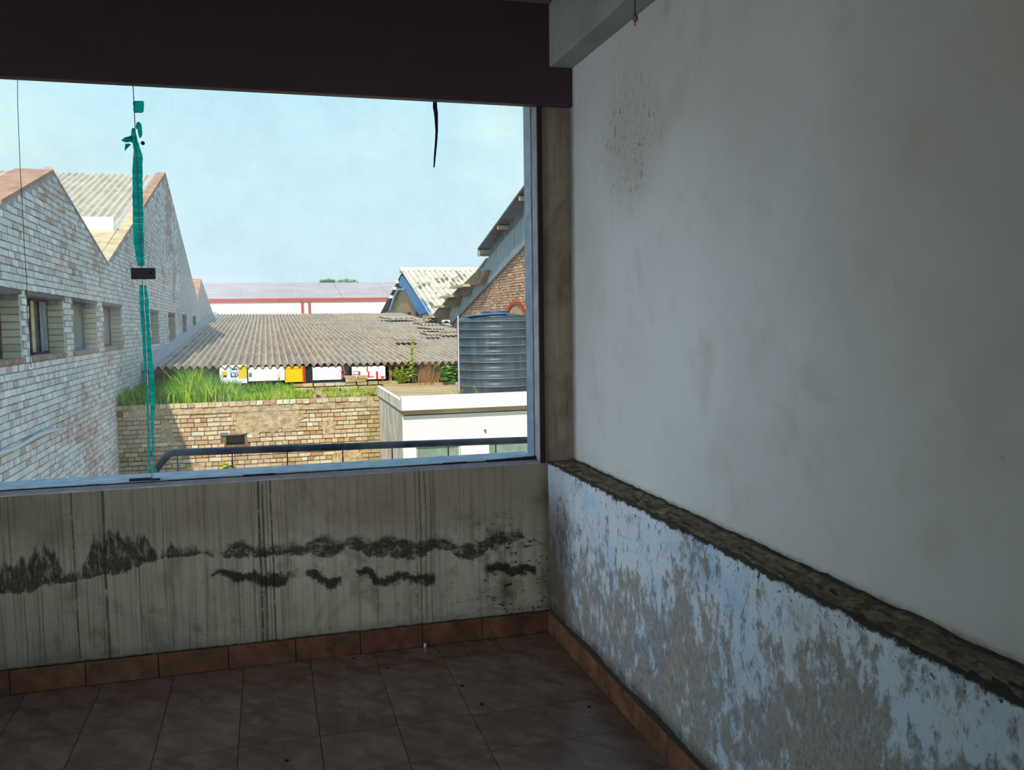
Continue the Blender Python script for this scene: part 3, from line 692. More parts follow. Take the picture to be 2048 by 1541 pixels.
# reveals, far side of each opening: courses of brick ends
rv = MB()
for a, b in wins[1:7]:
    z = WZ0+bh/2
    while z < WZ1-.03:
        rv.cur = rng.random(); rv.box(XL-.19, XL+.006, b-.012-rng.uniform(0, .006), b+.02, z-bh/2, z+bh/2, .003); z += cour
def f_reveal_brick(n):
    r = n.add('ShaderNodeAttribute', attribute_name='rnd').outputs['Fac']
    return n.mix(n.mul(n.noise(n.pos(), 12, 5), .4), n.ramp(r, [(0, '#c9c0a4'), (.5, '#dfd7bd'), (1, '#bdb192')]), '#a8977c')
o = lbuild(rv, 'reveal_bricks', mat('cream_reveal_brick', fn=f_reveal_brick), fix=False); o['kind'] = 'stuff'
M_LINT = mat('dark_lintel', '#6d6a68', rough=.9)
M_SILLBR = mat('red_brick_sill', fn=lambda n: n.ramp(n.noise(n.pos(), 9, 5), [(.3, '#8d6a5c'), (.7, '#ad9a90')]), rough=.95)
M_WOODP = mat('cream_board', fn=lambda n: n.ramp(n.noise(n.scale(n.pos(), (1, 1, 3)), 4, 5), [(.3, '#b5a584'), (.7, '#d8cba6')]), rough=.8)
M_GREYP = mat('grey_steel_sheet', fn=lambda n: n.ramp(n.noise(n.scale(n.pos(), (1, 1, .3)), 8, 5), [(.3, '#70757c'), (.7, '#9aa1a8')]), rough=.6)
M_DARKP = mat('dark_pane', '#10141d', rough=.25, spec=.5)
M_GREENP = mat('grey_green_pane', fn=lambda n: n.ramp(n.noise(n.pos(), 3, 4), [(.3, '#858f87'), (.7, '#a6ada2')]), rough=.4)
M_RUST = mat('rust_frame', '#5b3a35', rough=.8)
for wi, (a, b) in enumerate(wins):
    wn = MB(); xi = XL-.20; t = .035
    wn.box(xi-.03, xi+.01, a, b, WZ0, WZ0+t).box(xi-.03, xi+.01, a, b, WZ1-t, WZ1).box(xi-.03, xi+.01, a, a+t, WZ0, WZ1).box(xi-.03, xi+.01, b-t, b, WZ0, WZ1).box(xi-.03, xi+.01, (a+b)/2-.02, (a+b)/2+.02, WZ0, WZ1)
    wo = lbuild(wn, 'window', M_RUST if wi != 3 else M_GREYP)
    cols = {1: (M_GREYP, M_GREYP), 2: (M_WOODP, M_DARKP), 3: (M_WOODP, M_GREENP), 4: (M_DARKP, M_GREYP)}.get(wi, (M_DARKP, M_GREYP))
    mid = (a+b)/2+(0 if wi != 2 else .28)
    lbuild(MB().box(xi-.02, xi-.012, a+t, mid, WZ0+t, WZ1-t), 'pane', cols[0], wo)
    lbuild(MB().box(xi-.02, xi-.012, mid, b-t, WZ0+t, WZ1-t), 'pane', cols[1], wo)
    if wi == 2:   # a grey sheet leaning at the far side
        lbuild(MB().box(xi+.0, xi+.006, b-.42, b-.02, WZ0+.02, WZ1-.02), 'panel', M_GREYP, wo)
    lbuild(MB().box(XL-TH+.02, XL+.022, a-.08, b+.08, WZ1, WZ1+.05, .004), 'lintel', M_LINT)
    lbuild(MB().box(XL-.2, XL+.026, a-.05, b+.05, WZ0-.05, WZ0, .004), 'window_sill', M_SILLBR)
# copings on the near slopes (and thin ones on the far slopes)
def slope_box(p0, p1, x0, x1, h, mb):
    (ya, za), (yb, zb_) = p0, p1
    mb.hexa([(x0, ya, za), (x1, ya, za), (x1, yb, zb_), (x0, yb, zb_), (x0, ya, za+h), (x1, ya, za+h), (x1, yb, zb_+h), (x0, yb, zb_+h)])
for i, (x0, mt) in {1: (XL-.46, M_COP), 2: (XL-.30, M_MORT), 3: (XL-.22, M_COPY), 4: (XL-.30, M_MORT), 5: (XL-.9, M_COP), 6: (XL-.3, M_MORT)}.items():
    (ya, za), (yb, zb_) = prof[i], prof[i+1]; c = MB(); L = math.hypot(yb-ya, zb_-za); k = max(2, int(L/.9))
    for q in range(k):
        t0, t1 = q/k+.002, (q+1)/k-.002; c = MB()
        slope_box((ya+(yb-ya)*t0, za+(zb_-za)*t0), (ya+(yb-ya)*t1, za+(zb_-za)*t1), x0, XL+.01, .03 if mt is M_MORT else .05, c)
        mt2 = M_COP if (i == 3 and q > k*.45) else mt
        lbuild(c, 'coping_stone', mt2)
for dy, h in ((-.03, .08), (.3, .05), (.5, .07)):      # broken bits at the first peak
    yy, zz = prof[2]; lbuild(MB().box(XL-.10, XL+.0, yy+dy, yy+dy+.06, gable(yy+dy)-.02, gable(yy+dy)+h, .01), 'broken_brick', M_BRSH)

# corrugated sheets
def sheet_mesh(w, l, pitch, amp, mt, th=.008, seg=8, name='roof_sheet'):
    b = MB(); nw = int(round(w/pitch*seg)); 
    for dz in (0, -th):
        for k in range(nw+1):
            x = w*k/nw; z = amp*math.cos(2*math.pi*x/pitch)+dz
            b.v += [(x, 0, z), (x, l, z)]
    s = 2*(nw+1)
    for k in range(nw):
        a = 2*k; b.face((a, a+2, a+3, a+1)); b.face((s+a, s+a+1, s+a+3, s+a+2)); b.face((a, s+a, s+a+2, a+2)); b.face((a+1, a+3, s+a+3, s+a+1))
    b.face((0, 1, s+1, s)); b.face((2*nw, s+2*nw, s+2*nw+1, 2*nw+1))
    return b.mesh(name, mt, False, False)
def sheet_roof(parent, origin, width, length, slope, cols, rows, mt, pitch=.175, amp=.026, lap=.15, off=(0, 0, 0), skip=None, zslope=0., sag=.004):
    """origin: lower left corner; sheets climb along +y at angle slope, laid right along +x"""
    w = width/cols; l = length/rows; nwv = max(1, round(w/pitch)); pt = w/nwv
    me = sheet_mesh(w+pt*.5, l+lap, pt, amp, mt)
    for r in range(rows):
        for c in range(cols):
            if skip and skip(c, r): continue
            y = origin[1]+r*l*math.cos(slope); z = origin[2]+r*l*math.sin(slope)+zslope*c*w+rng.uniform(-sag, sag)
            o = mesh_obj('roof_sheet', me, parent, (origin[0]+c*w-off[0], y-off[1], z+.004*(c % 2)-off[2]), (slope-.012/l+rng.uniform(-.001, .001), -zslope if zslope else 0, 0))
# bay 1 near slope, bay 2 near slope (local frame of the factory)
for i, x1, cols, rows in ((1, XL-.44, 4, 2), (3, XL-.20, 7, 4)):
    (ya, za), (yb, zb_) = prof[i], prof[i+1]; sl_ = math.atan2(zb_-za, yb-ya); L = math.hypot(yb-ya, zb_-za)
    sheet_roof(LB, (x1-cols*1.05, ya, za-.06), cols*1.05, L, sl_, cols, rows, M_ASBL, off=OFF, pitch=.175, amp=.03)
# far slopes and the plain underside so that the roof is closed
rc = MB()
for i in (2, 4, 6):
    (ya, za), (yb, zb_) = prof[i], prof[i+1]; slope_box((ya, za-.12), (yb, zb_-.12), XL-9, XL-.2, .04, rc)
for i in (0, 1, 3, 5):
    (ya, za), (yb, zb_) = prof[i], prof[i+1]; slope_box((ya, za-.16), (yb, zb_-.16), XL-9, XL-.2, .04, rc)
lbuild(rc, 'roof', M_ASB)
# white ridge flashing lying across the lower part of bay 2
(ya, za), (yb, zb_) = prof[3], prof[4]; kk = (zb_-za)/(yb-ya)
yf = ya+(yb-ya)*.235; zf = za+kk*(yf-ya)
M_WHITE = mat('white_flashing', '#e9e6e2', rough=.7)
lbuild(MB().box(XL-6.5, XL-.24, yf-.05, yf+.04, zf+.03, zf+.34), 'flashing', M_WHITE)
lbuild(MB().prism([(ya, za), (yf-.05, zf+.0), (yf-.05, zf+.06), (ya, za+.05)], 'x', XL-6.5, XL-.2), 'valley_slab', M_COPY)
# pvc pipe on the wall
pp = [U(a, b, 'x', XL+.06) for a, b in ((-60, 925), (0, 908), (30, 898), (52, 886), (75, 872), (98, 864), (124, 858))]
M_PVC = mat('grey_pvc', '#c3cbd2', rough=.5)
tag(MB().tube(pp, .022, 10).build('drain_pipe', M_PVC, None, True), 'pale plastic pipe sagging along the left brick wall', 'pipe')

# ------------------------------------------------------------------ low brick wall and its terrace
YW = 17.5
BW = thing('boundary_wall', 'sunlit tan brick retaining wall below the grass', 'wall', (0, YW, GZ))
ZT = .055
def bbuild(mb, name, mt, **k):
    o = mb.build(name, mt, BW, **k); o.location = (0, -YW, -GZ); return o
hole = (-.84, -.50, -.80, -.60)
c = MB(); c.box(XL, 3.1, YW+.16, YW+.5, GZ, ZT-.02)
c.box(XL, hole[0], YW+.012, YW+.16, GZ, ZT-.02).box(hole[1], 3.1, YW+.012, YW+.16, GZ, ZT-.02).box(hole[0], hole[1], YW+.012, YW+.16, hole[3], ZT-.02).box(hole[0], hole[1], YW+.012, YW+.16, GZ, hole[2])
bbuild(c, 'mortar_core', M_MORTSUN)
bbuild(MB().box(hole[0]-.1, hole[1]+.06, YW-.01, YW+.04, hole[3], hole[3]+.05, .008), 'hole_lintel', M_LINT)
bbuild(MB().box(hole[0]+.02, hole[1]-.02, YW+.06, YW+.158, hole[2], hole[3]), 'dark_hole_fill', M_DARKP)  # dark slab painting the shade inside the wall hole
vs_ = brick_variants((.226, .05, .068), M_BRSUN, 12); vh_ = brick_variants((.108, .05, .068), M_BRSUN, 12)
cand = []; z = ZT-.10-.115-cour/2; row = 0
while z > -2.4:
    hdr = row % 2 == 1; L = .119 if hdr else .238; x = XL+(0 if row % 4 < 2 else .06)
    while x < 2.25:
        if not (hole[0]-L/2 < x < hole[1]+L/2 and hole[2]-.03 < z < hole[3]+.03): cand.append((x, z, hdr))
        x += L
    z -= cour-.001; row += 1
vis = [q for q in cand if q[1] > -1.75 and -2.7 < q[0] < 2.2 and not q[2]]; vis.sort(key=lambda q: -q[1]); ss = set(vis[:270]); rest = MB()
for q in cand:
    x, z, hdr = q; pr = rng.uniform(-.010, .008)
    if q in ss: mesh_obj('brick', rng.choice(vh_ if hdr else vs_), BW, (x, .012+pr, z-GZ), (0, rng.uniform(-.012, .012), 0))
    else:
        L = .108 if hdr else .226; rest.cur = rng.random(); rest.box(x-L/2, x+L/2, YW-.013+pr, YW+.037+pr, z-.034, z+.034, .005)
o = bbuild(rest, 'brick_field', M_BRSUN, fix=False); o['kind'] = 'stuff'
# plaster string course and header coping
x = XL+.14
M_PLSH = M_PLAST
while x < 2.1:
    L = rng.uniform(.5, .9); x1 = min(x+L, 2.1)
    bbuild(MB().box(x, x1-.004, YW-.035, YW+.03, ZT-.215, ZT-.095, .006), 'plaster_band', M_PLSH); x = x1
x = XL+.02; k = 0
while x < 2.08:
    L = .125; mesh_obj('coping_brick', (vh_ if True else vs_)[rng.randrange(12)], BW, (x+L/2, .0+rng.uniform(-.01, .01), ZT-.05-GZ), (0, rng.uniform(-.03, .03), 0)).scale = (1.08, 2.0, 1.15); x += L; k += 1
# thicker plaster patches
for poly in ([(466, 824), (492, 816), (540, 818), (566, 814), (600, 820), (612, 834), (596, 842), (604, 852), (586, 860), (560, 856), (548, 866), (524, 862), (512, 872), (494, 866), (478, 870), (468, 856), (474, 842), (462, 836)],
             [(324, 842), (338, 840), (344, 862), (352, 884), (340, 892), (328, 880), (318, 884), (322, 862)], [(664, 908), (690, 902), (722, 906), (730, 924), (712, 940), (690, 934), (668, 944)], [(372, 930), (398, 926), (412, 938), (404, 958), (372, 958)],
             [(640, 846), (658, 838), (672, 848), (668, 866), (650, 870)]):
    if poly:
        bbuild(MB().prism([(U(a, b, 'y', YW).x, U(a, b, 'y', YW).z) for a, b in poly], 'y', YW-.024, YW+.02), 'plaster_patch', M_PLAST)
bbuild(MB().box(XL+.02, -.9, YW-.12, YW+.02, -1.72, -1.57, .008), 'foot_ledge', M_MORT)
# terrace behind the wall
M_SOIL = mat('dry_soil', fn=lambda n: n.ramp(n.noise(n.pos(), 5, 6), [(.3, '#8a7444'), (.7, '#b7a263')]), rough=.98)
te = MB(); te.box(XL, 7.48, YW+.5, 21.28, GZ, -.03)
tag(te.build('terrace', M_SOIL), 'earth-covered terrace between low wall and corrugated shed', 'terrace')
kb = thing('brick_kerb', 'broken low brick kerb in front of the shed posters', 'kerb', (0, 20.6, 0))
x = .62; 
while x < 2.9:
    for zz in range(2 if x < 1.7 or x > 2.1 else 4):
        mesh_obj('brick', rng.choice(vs_), kb, (x+rng.uniform(-.02, .02), rng.uniform(-.02, .02)-.35*(zz == 0), -.03+.036+zz*.075), (0, 0, rng.uniform(-.08, .08))).scale = (1, 2.2, 1)
    x += .245
kb2 = thing('loose_brick_stack', 'few pale bricks stacked on the wall top right of the grass', 'bricks', (0, 17.75, 0))
for k, (x, z) in enumerate(((.90, -.0), (1.05, 0), (.93, .07), (1.42, 0), (1.9, .0), (1.7, 0))):
    mesh_obj('brick', rng.choice(vh_), kb2, (x, rng.uniform(0, .1), ZT+z+.012), (0, 0, rng.uniform(-.2, .2))).scale = (1, 2, .9)

# grass
def f_grass(n):
    r = n.add('ShaderNodeAttribute', attribute_name='rnd').outputs['Fac']
    return n.ramp(r, [(0, '#2f6d10'), (.3, '#5fa01a'), (.55, '#9ac222'), (.8, '#cfd843'), (1, '#d6bf60')])
def leafmat(name, fn=None, col=None, tr=.4):
    mt = mat(name, col or '#60a020', fn=fn, rough=.7, spec=.2); n = N(mt.node_tree); pb = n.n['Principled BSDF']; tl = n.add('ShaderNodeBsdfTranslucent')
    src = pb.inputs['Base Color']
    if src.is_linked: n.l.new(src.links[0].from_socket, tl.inputs[0])
    else: tl.inputs[0].default_value = src.default_value
    mx = n.add('ShaderNodeMixShader'); mx.inputs[0].default_value = tr; n.l.new(pb.outputs[0], mx.inputs[1]); n.l.new(tl.outputs[0], mx.inputs[2]); n.l.new(mx.outputs[0], n.n['Material Output'].inputs[0]); return mt
M_GRASS = leafmat('grass_blade', f_grass)
gr = MB()
def blade(b, x, y, z, h, lean, wd, r):
    a = rng.uniform(0, 6.283); dx, dy = math.cos(a)*lean, math.sin(a)*lean; c, s = rng.uniform(-1, 1), rng.uniform(-.4, .4)
    q = math.hypot(c, s)+1e-6; c, s = c/q*wd, s/q*wd; b.cur = r
    p0 = (x-c, y-s, z); p1 = (x+c, y+s, z); p2 = (x+dx*.35+c*.7, y+dy*.35+s*.7, z+h*.6); p3 = (x+dx*.35-c*.7, y+dy*.35-s*.7, z+h*.6); p4 = (x+dx, y+dy, z+h)
    o = len(b.v); b.v += [p0, p1, p2, p3, p4]; b.face((o, o+1, o+2, o+3)); b.face((o+3, o+2, o+4))
for k in range(11000):
    x = rng.uniform(XL+.02, 2.0); y = rng.uniform(YW+.12, 20.9)
    den = 1 if x < -.6 else (.8 if x < .5 else .2)
    if x > 1.0 and y < 18.6 and x > 1.25: den = .9 if x > 1.35 else .3
    cl_ = math.sin(x*3.1+y)*.5+math.sin(x*7.3-y*2)*.3
    if rng.random() > den: continue
    h = (.34 if x < -1.4 else .30 if x < -.6 else .17)*(1+.35*cl_)*rng.uniform(.5, 1.25)
    if -1.75 < x < -1.1 and y > 18.2: h *= 1.5
    if x > .5: h *= .55
    yellow = (.25 if y > 19 else .45)+rng.uniform(-.4, .4)+(.15 if x > 0 else 0)
    if x < -1.7: yellow -= .18
    blade(gr, x, y, (ZT-.04 if y < YW+.5 else -.03), h, rng.uniform(.03, .22)*h*3, rng.uniform(.006, .013), min(1, max(0, yellow)))
tag(gr.build('grass', M_GRASS, None, False, False), 'bright green grass growing thickly on the terrace behind the wall top', 'grass', kind='stuff')

def leaf(b, p, d, L, W, r, droop=.3):
    d = Vector(d).normalized(); up_ = Vector((0, 0, 1)); s = d.cross(up_); s = s.normalized() if s.length > .01 else Vector((1, 0, 0)); p = Vector(p); b.cur = r
    m1 = p+d*L*.4+up_*L*.06; e = p+d*L-up_*L*droop
    o = len(b.v); b.v += [tuple(p), tuple(m1-s*W/2-up_*.1*W), tuple(e), tuple(m1+s*W/2-up_*.1*W), tuple(m1)]
    b.face((o, o+1, o+4)); b.face((o+1, o+2, o+4)); b.face((o, o+4, o+3)); b.face((o+4, o+2, o+3))
def f_leaf(n):
    r = n.add('ShaderNodeAttribute', attribute_name='rnd').outputs['Fac']; return n.ramp(r, [(0, '#3f7f1c'), (.5, '#6fae22'), (1, '#b8d436')])
M_LEAF = leafmat('broad_leaf', f_leaf); M_LEAFY = leafmat('yellow_leaf', lambda n: n.ramp(n.add('ShaderNodeAttribute', attribute_name='rnd').outputs['Fac'], [(0, '#93a01e'), (.5, '#c4cf30'), (1, '#e0d84a')]))
M_DRY = leafmat('dry_stalk', lambda n: n.ramp(n.add('ShaderNodeAttribute', attribute_name='rnd').outputs['Fac'], [(0, '#9a6a3f'), (.5, '#b9865a'), (1, '#a9994e')]), tr=.2)
M_STEM = mat('green_stem', '#7d8f2e')
def plant(name, label, cat, base, stems, height, lsize, lm, sm=M_STEM, spread=.15, nleaf=14, lw=.45, group=None, sw=.004, droop=.3):
    t = thing(name, label, cat, base, group); st = MB(); lf = MB()
    for k in range(stems):
        a = rng.uniform(0, 6.28); hx, hy = math.cos(a)*spread*rng.random(), math.sin(a)*spread*rng.random()*.6; H = height*rng.uniform(.6, 1) if stems > 1 else height
        path = [(0+hx*.2, hy*.2, 0), (hx*.5+rng.uniform(-.01, .01), hy*.5, H*.5), (hx, hy, H)]; st.tube(path, [sw, sw*.8, sw*.4], 5)
        for q in range(nleaf):
            u = .12+.88*q/nleaf; b_ = Vector(path[0]).lerp(Vector(path[1]), u*2) if u < .5 else Vector(path[1]).lerp(Vector(path[2]), u*2-1)
            a2 = rng.uniform(0, 6.28); L = lsize*rng.uniform(.6, 1.2)*(1-.45*u); leaf(lf, b_, (math.cos(a2), math.sin(a2), rng.uniform(.1, .8)), L, L*lw, rng.random(), droop)
    st.build('stem', sm, t, True); lf.build('leaves', lm, t, False, False); return t
plant('tall_weed', 'tall yellow green weed spike rising in front of the corrugated roof', 'weed', (2.83, 17.7, .25), 1, .95, .17, M_LEAFY, spread=.03, nleaf=80, lw=.45, sw=.008)
plant('yellow_bush', 'low yellow green bushy weed left of the tall weed spike', 'weed', (2.60, 17.7, .25), 16, .42, .11, M_LEAFY, spread=.3, nleaf=18)
plant('leafy_weed', 'green broad-leaved weed beside the water tank', 'weed', (3.55, 17.66, .24), 11, .44, .20, M_LEAF, spread=.28, nleaf=11, lw=.8)
plant('green_weed', 'small mixed green weed right against the tank side', 'weed', (3.80, 17.3, .21), 6, .45, .10, M_LEAF, spread=.14, nleaf=14, lw=.5)
plant('trailing_weed', 'green trailing weed hanging over the left end of the wall', 'weed', (XL+.22, YW+.02, -.05), 14, .26, .10, M_LEAF, spread=.22, nleaf=8, lw=.6, droop=.8)
plant('edge_weed', 'yellow green scrub at the right end of the low brick wall', 'weed', (2.0, 17.7, .02), 12, .26, .07, M_LEAFY, spread=.28, nleaf=14)
plant('short_weed', 'single short weed in front of the white poster board', 'weed', (.22, 20.4, -.03), 1, .42, .16, M_LEAF, spread=.02, nleaf=22, lw=.5)
plant('sprout', 'bright yellow green sprout growing from the wall above the railing gap', 'weed', (-.93, 17.42, -1.33), 4, .26, .22, M_LEAFY, spread=.16, nleaf=6, lw=.7)
t = thing('dry_grass_clump', 'brown dry grass stalks between yellow weed and green weed', 'weed', (3.15, 17.68, .24)); b = MB()
for k in range(200): q = rng.gauss(0, .13); blade(b, q, rng.uniform(-.08, .08), 0, rng.uniform(.2, .55)*(1-abs(q)*1.2), rng.uniform(.05, .25), .005, rng.random())
b.build('stalks', M_DRY, t, False, False)

# ------------------------------------------------------------------ long corrugated shed
EY = 21.0
SH = thing('corrugated_shed', 'long low shed roofed with grey corrugated sheets', 'shed', (0, EY, 0))
zE = .555; slp = math.atan2(1.34, 29.3)
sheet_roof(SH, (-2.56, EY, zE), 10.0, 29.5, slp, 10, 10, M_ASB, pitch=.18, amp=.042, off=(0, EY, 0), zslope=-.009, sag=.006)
mf = MB(); # mortar fillet along the left factory
for k in range(10):
    y0 = EY+k*2.9; z0 = zE+k*2.9*math.tan(slp); mf.hexa([(XL+.02, y0, z0-.05), (XL+.32, y0, z0-.05), (XL+.30, y0+2.9, z0+.08), (XL+.02, y0+2.9, z0+.08), (XL+.02, y0, z0+.14), (XL+.26, y0, z0+.05), (XL+.24, y0+2.9, z0+.19), (XL+.02, y0+2.9, z0+.28)])
o = mf.build('mortar_fillet', M_MORT, SH); o.location = (0, -EY, 0)
M_WOOD = mat('old_timber', fn=lambda n: n.ramp(n.noise(n.scale(n.pos(), (.3, 1, 1)), 9, 4), [(.3, '#6b5340'), (.7, '#9a8068')]), rough=.9)
def sbuild(mb, name, mt): o = mb.build(name, mt, SH); o.location = (0, -EY, 0); return o
sbuild(MB().box(-2.5, 7.4, EY+.18, EY+.25, zE-.13, zE-.045), 'purlin', M_WOOD)
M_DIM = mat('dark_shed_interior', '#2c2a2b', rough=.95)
sbuild(MB().box(-2.5, 7.4, 22.6, 22.7, -.1, .42), 'dark_backing', M_DIM)  # dark sheet standing in for the shade inside the shed
for x in (-2.3, -1.28, .83, 1.82, 2.85, 5.5): sbuild(MB().box(x-.03, x+.03, EY+.2, EY+.27, -.03, zE-.12), 'post', M_WOOD)
sbuild(MB().box(-2.5, 7.4, EY+.3, 50.4, GZ, -.2), 'plinth', M_GROUND)
# boards with print, standing under the eave
M_BW = mat('white_print', '#efeef2', rough=.5); M_BY = mat('yellow_print', '#e6c410', rough=.5); M_BB = mat('blue_print', '#4c70b4', rough=.5); M_BR = mat('red_print', '#cf3a30', rough=.5)
M_BO = mat('orange_print', '#d9701c', rough=.5); M_BK = mat('black_print', '#22222a', rough=.6); M_BLB = mat('pale_blue_print', '#b9d6ea', rough=.5)
def px_rect(b, x0, y0, x1, y1, Y, d=.004):
    p = U(x0, y1, 'y', Y); q = U(x1, y0, 'y', Y); b.box(p.x, q.x, Y-d, Y, p.z, q.z); return b
def board(name, label, rect, Y, base, marks, cat='sign', group=None):
    p = U(rect[0], rect[3], 'y', Y); t = thing(name, label, cat, (p.x, Y, p.z), group)
    o = px_rect(MB(), *rect, Y, .03).build('board', base, t); o.location = (-p.x, -Y, -p.z)
    for nm, mt, rs in marks:
        b = MB()
        for r in rs:
            if not isinstance(r[0], tuple): px_rect(b, *r, Y-.03, .004)
            else: b.prism([(U(a, c_, 'y', Y-.03).x, U(a, c_, 'y', Y-.03).z) for a, c_ in r], 'y', Y-.034, Y-.03)
        o = b.build(nm, mt, t); o.location = (-p.x, -Y, -p.z)
    return t
Yb = 21.07
board('poster_board', 'white poster board with yellow and blue print, left under shed eave', (440, 730, 493, 768), Yb, M_BW,
      [('yellow_field', M_BY, [(477, 733, 493, 757), (445, 743, 454, 755)]), ('blue_print', M_BB, [(465, 737, 475, 741), (461, 746, 464, 754), (462, 752, 475, 755.5), (465, 745, 470, 747), (469, 747, 472, 753), (472, 744, 475.5, 747), (474, 748, 477, 752)]),
       ('pale_print', M_BLB, [(458, 736, 464, 745)]), ('dark_line', M_BK, [(440, 763, 490, 764.5)]), ('orange_print', M_BO, [(447, 751, 453, 755)])])
board('white_board', 'plain white board with a small blue mark, beside the print board', (497, 733, 570, 763), Yb, M_BW, [('blue_mark', M_BB, [(498, 746, 503.5, 754.5)])])
board('yellow_board', 'yellow panel with an orange edge under the shed eave', (570, 732, 610, 765), Yb, M_BY, [('orange_edge', M_BO, [(605, 732, 608, 765), (576, 737, 603, 738.5)]), ('red_edge', M_BR, [(608, 732, 609.8, 766)])])
board('dark_gap', 'narrow dark gap right of the yellow panel, filled with black', (611, 732, 625, 769), Yb+.02, M_BK, [])  # black strip standing in for the shaded gap between boards
board('white_banner', 'wide blank white banner under the shed eave', (625.5, 733, 682, 761), Yb, M_BW, [])
board('black_board', 'black sheet below the blank white banner', (625.5, 761.2, 686, 768), Yb+.02, M_BK, [])
board('striped_board', 'torn black and red striped poster sheet', (683, 733, 697, 757), Yb-.05, M_BK, [('red_stripe', M_BR, [[(684, 734), (687, 734), (692, 748), (689, 748)], (682.5, 748, 687, 757)]), ('white_stripe', M_BW, [[(678, 734), (682, 734), (684, 744), (681, 741)], [(689, 750), (693, 755), (690, 757)]])])
board('lettered_board', 'white board with red block letters under the shed eave', (704, 732, 770, 760), Yb, M_BW,
      [('red_letter', M_BR, [(717, 743, 720.5, 759), (736, 743, 739, 754), (733, 753, 748, 755.5), (752, 743, 756, 759), (761, 753, 769, 756), (730, 757, 735, 760), (763, 756, 766, 760)]),
       ('dark_line', M_BK, [(704.5, 743, 717, 744), (704.5, 748.5, 717, 750), (704.5, 755, 717, 756.5), (733.5, 733, 735, 744)])])

# ------------------------------------------------------------------ small white building with tank
XS = 2.106; YF = 14.2; ZR = .215
WB = thing('white_outbuilding', 'small white flat-roofed building with a jutting roof edge', 'building', (XS, YF, GZ))
def f_wwall(n):
    p = n.pos(); x, y, z = n.sep(p)
    st = n.mul(n.sub(1., n.step(n.math('ABSOLUTE', n.sub(x, XS)), .0, .03)), n.step(n.noise(n.scale(p, (1, 1.5, .35)), 5, 6, .65), .42, .62))
    return n.mix(n.mul(st, .7), n.mix(n.mul(n.noise(p, 4, 5), .15), '#eeeae0', '#d5ccb8'), '#a8926c'), n.bump(n.noise(p, 10, 5), .2, .01)
M_WW = mat('white_wall_paint', fn=f_wwall, rough=.9)
def wbuild(mb, name, mt, parent=None):
    o = mb.build(name, mt, parent or WB); o.location = (-XS, -YF, -GZ) if not parent else (0, 0, 0); return o
Yw = 14.33; XE = 7.0
w1 = (U(832, 893, 'y', Yw), U(922, 893, 'y', Yw)); w2 = (U(977, 888, 'y', Yw), None)
Z1 = -.52; Zb_ = -1.5; wl = [(w1[0].x, w1[1].x), (w2[0].x, w2[0].x+.80), (w2[0].x+1.25, w2[0].x+2.05)]
b = MB().box(XS, XE, Yw, YW+.3, GZ, Zb_).box(XS, XE, Yw, YW+.3, Z1, -.0).box(XS, XE, Yw+.2, YW+.3, Zb_, Z1)
xs = [XS]+[v for q in wl for v in q]+[XE]
for a, c_ in zip(xs[0::2], xs[1::2]): b.box(a, c_, Yw, Yw+.2, Zb_, Z1)
wbuild(b, 'wall', M_WW)
M_GG = mat('green_window_glass', fn=lambda n: n.ramp(n.noise(n.pos(), 5, 4), [(.3, '#6d8271'), (.7, '#8b9c8a')]), rough=.25, spec=.5)
M_FR = mat('cream_window_frame', '#cfc9b6', rough=.7)
for a, c_ in wl:
    wn = MB(); wn.box(a, c_, Yw+.06, Yw+.10, Z1-.03, Z1).box(a, c_, Yw+.06, Yw+.10, Zb_, Zb_+.03).box(a, a+.03, Yw+.06, Yw+.10, Zb_, Z1).box(c_-.03, c_, Yw+.06, Yw+.10, Zb_, Z1)
    wo = wbuild(wn, 'window', M_FR); wbuild(MB().box(a+.03, c_-.03, Yw+.075, Yw+.085, Zb_+.03, Z1-.03), 'pane', M_GG, wo)
M_SLAB = mat('roof_slab', fn=lambda n: n.ramp(n.noise(n.scale(n.pos(), (.5, 1, 1)), 3, 6), [(.3, '#9c855c'), (.6, '#bba880'), (.8, '#cfc3a4')]), rough=.95)
M_FASC = mat('white_fascia', fn=lambda n: n.mix(n.mul(n.noise(n.pos(), 5, 5), .3), '#f2efe8', '#cfc8b8'), rough=.9)
wbuild(MB().box(XS-.0, XE, YF+.10, YW+.28, .0, ZR), 'roof_slab', M_SLAB)
bevel(wbuild(MB().box(XS-.03, XE, YF-.03, YF+.16, .085, .312), 'fascia', M_FASC), .008)
wbuild(MB().box(XS-.01, XS+.06, YF+.16, YW+.28, .06, .235, .01), 'roof_kerb', M_WW)
wbuild(MB().box(XS+.12, XE, YW+.12, YW+.28, .2, .26, .01), 'roof_kerb', M_SLAB)
wbuild(MB().box(XS+.02, XE, YF+.13, Yw+.01, -.02, .085), 'drip_course', M_SLAB)
p = U(970, 861, 'y', Yw); wbuild(MB().tube([(p.x, Yw-.04, p.z), (p.x, Yw+.01, p.z)], .02, 10), 'pipe_stub', M_LINT)

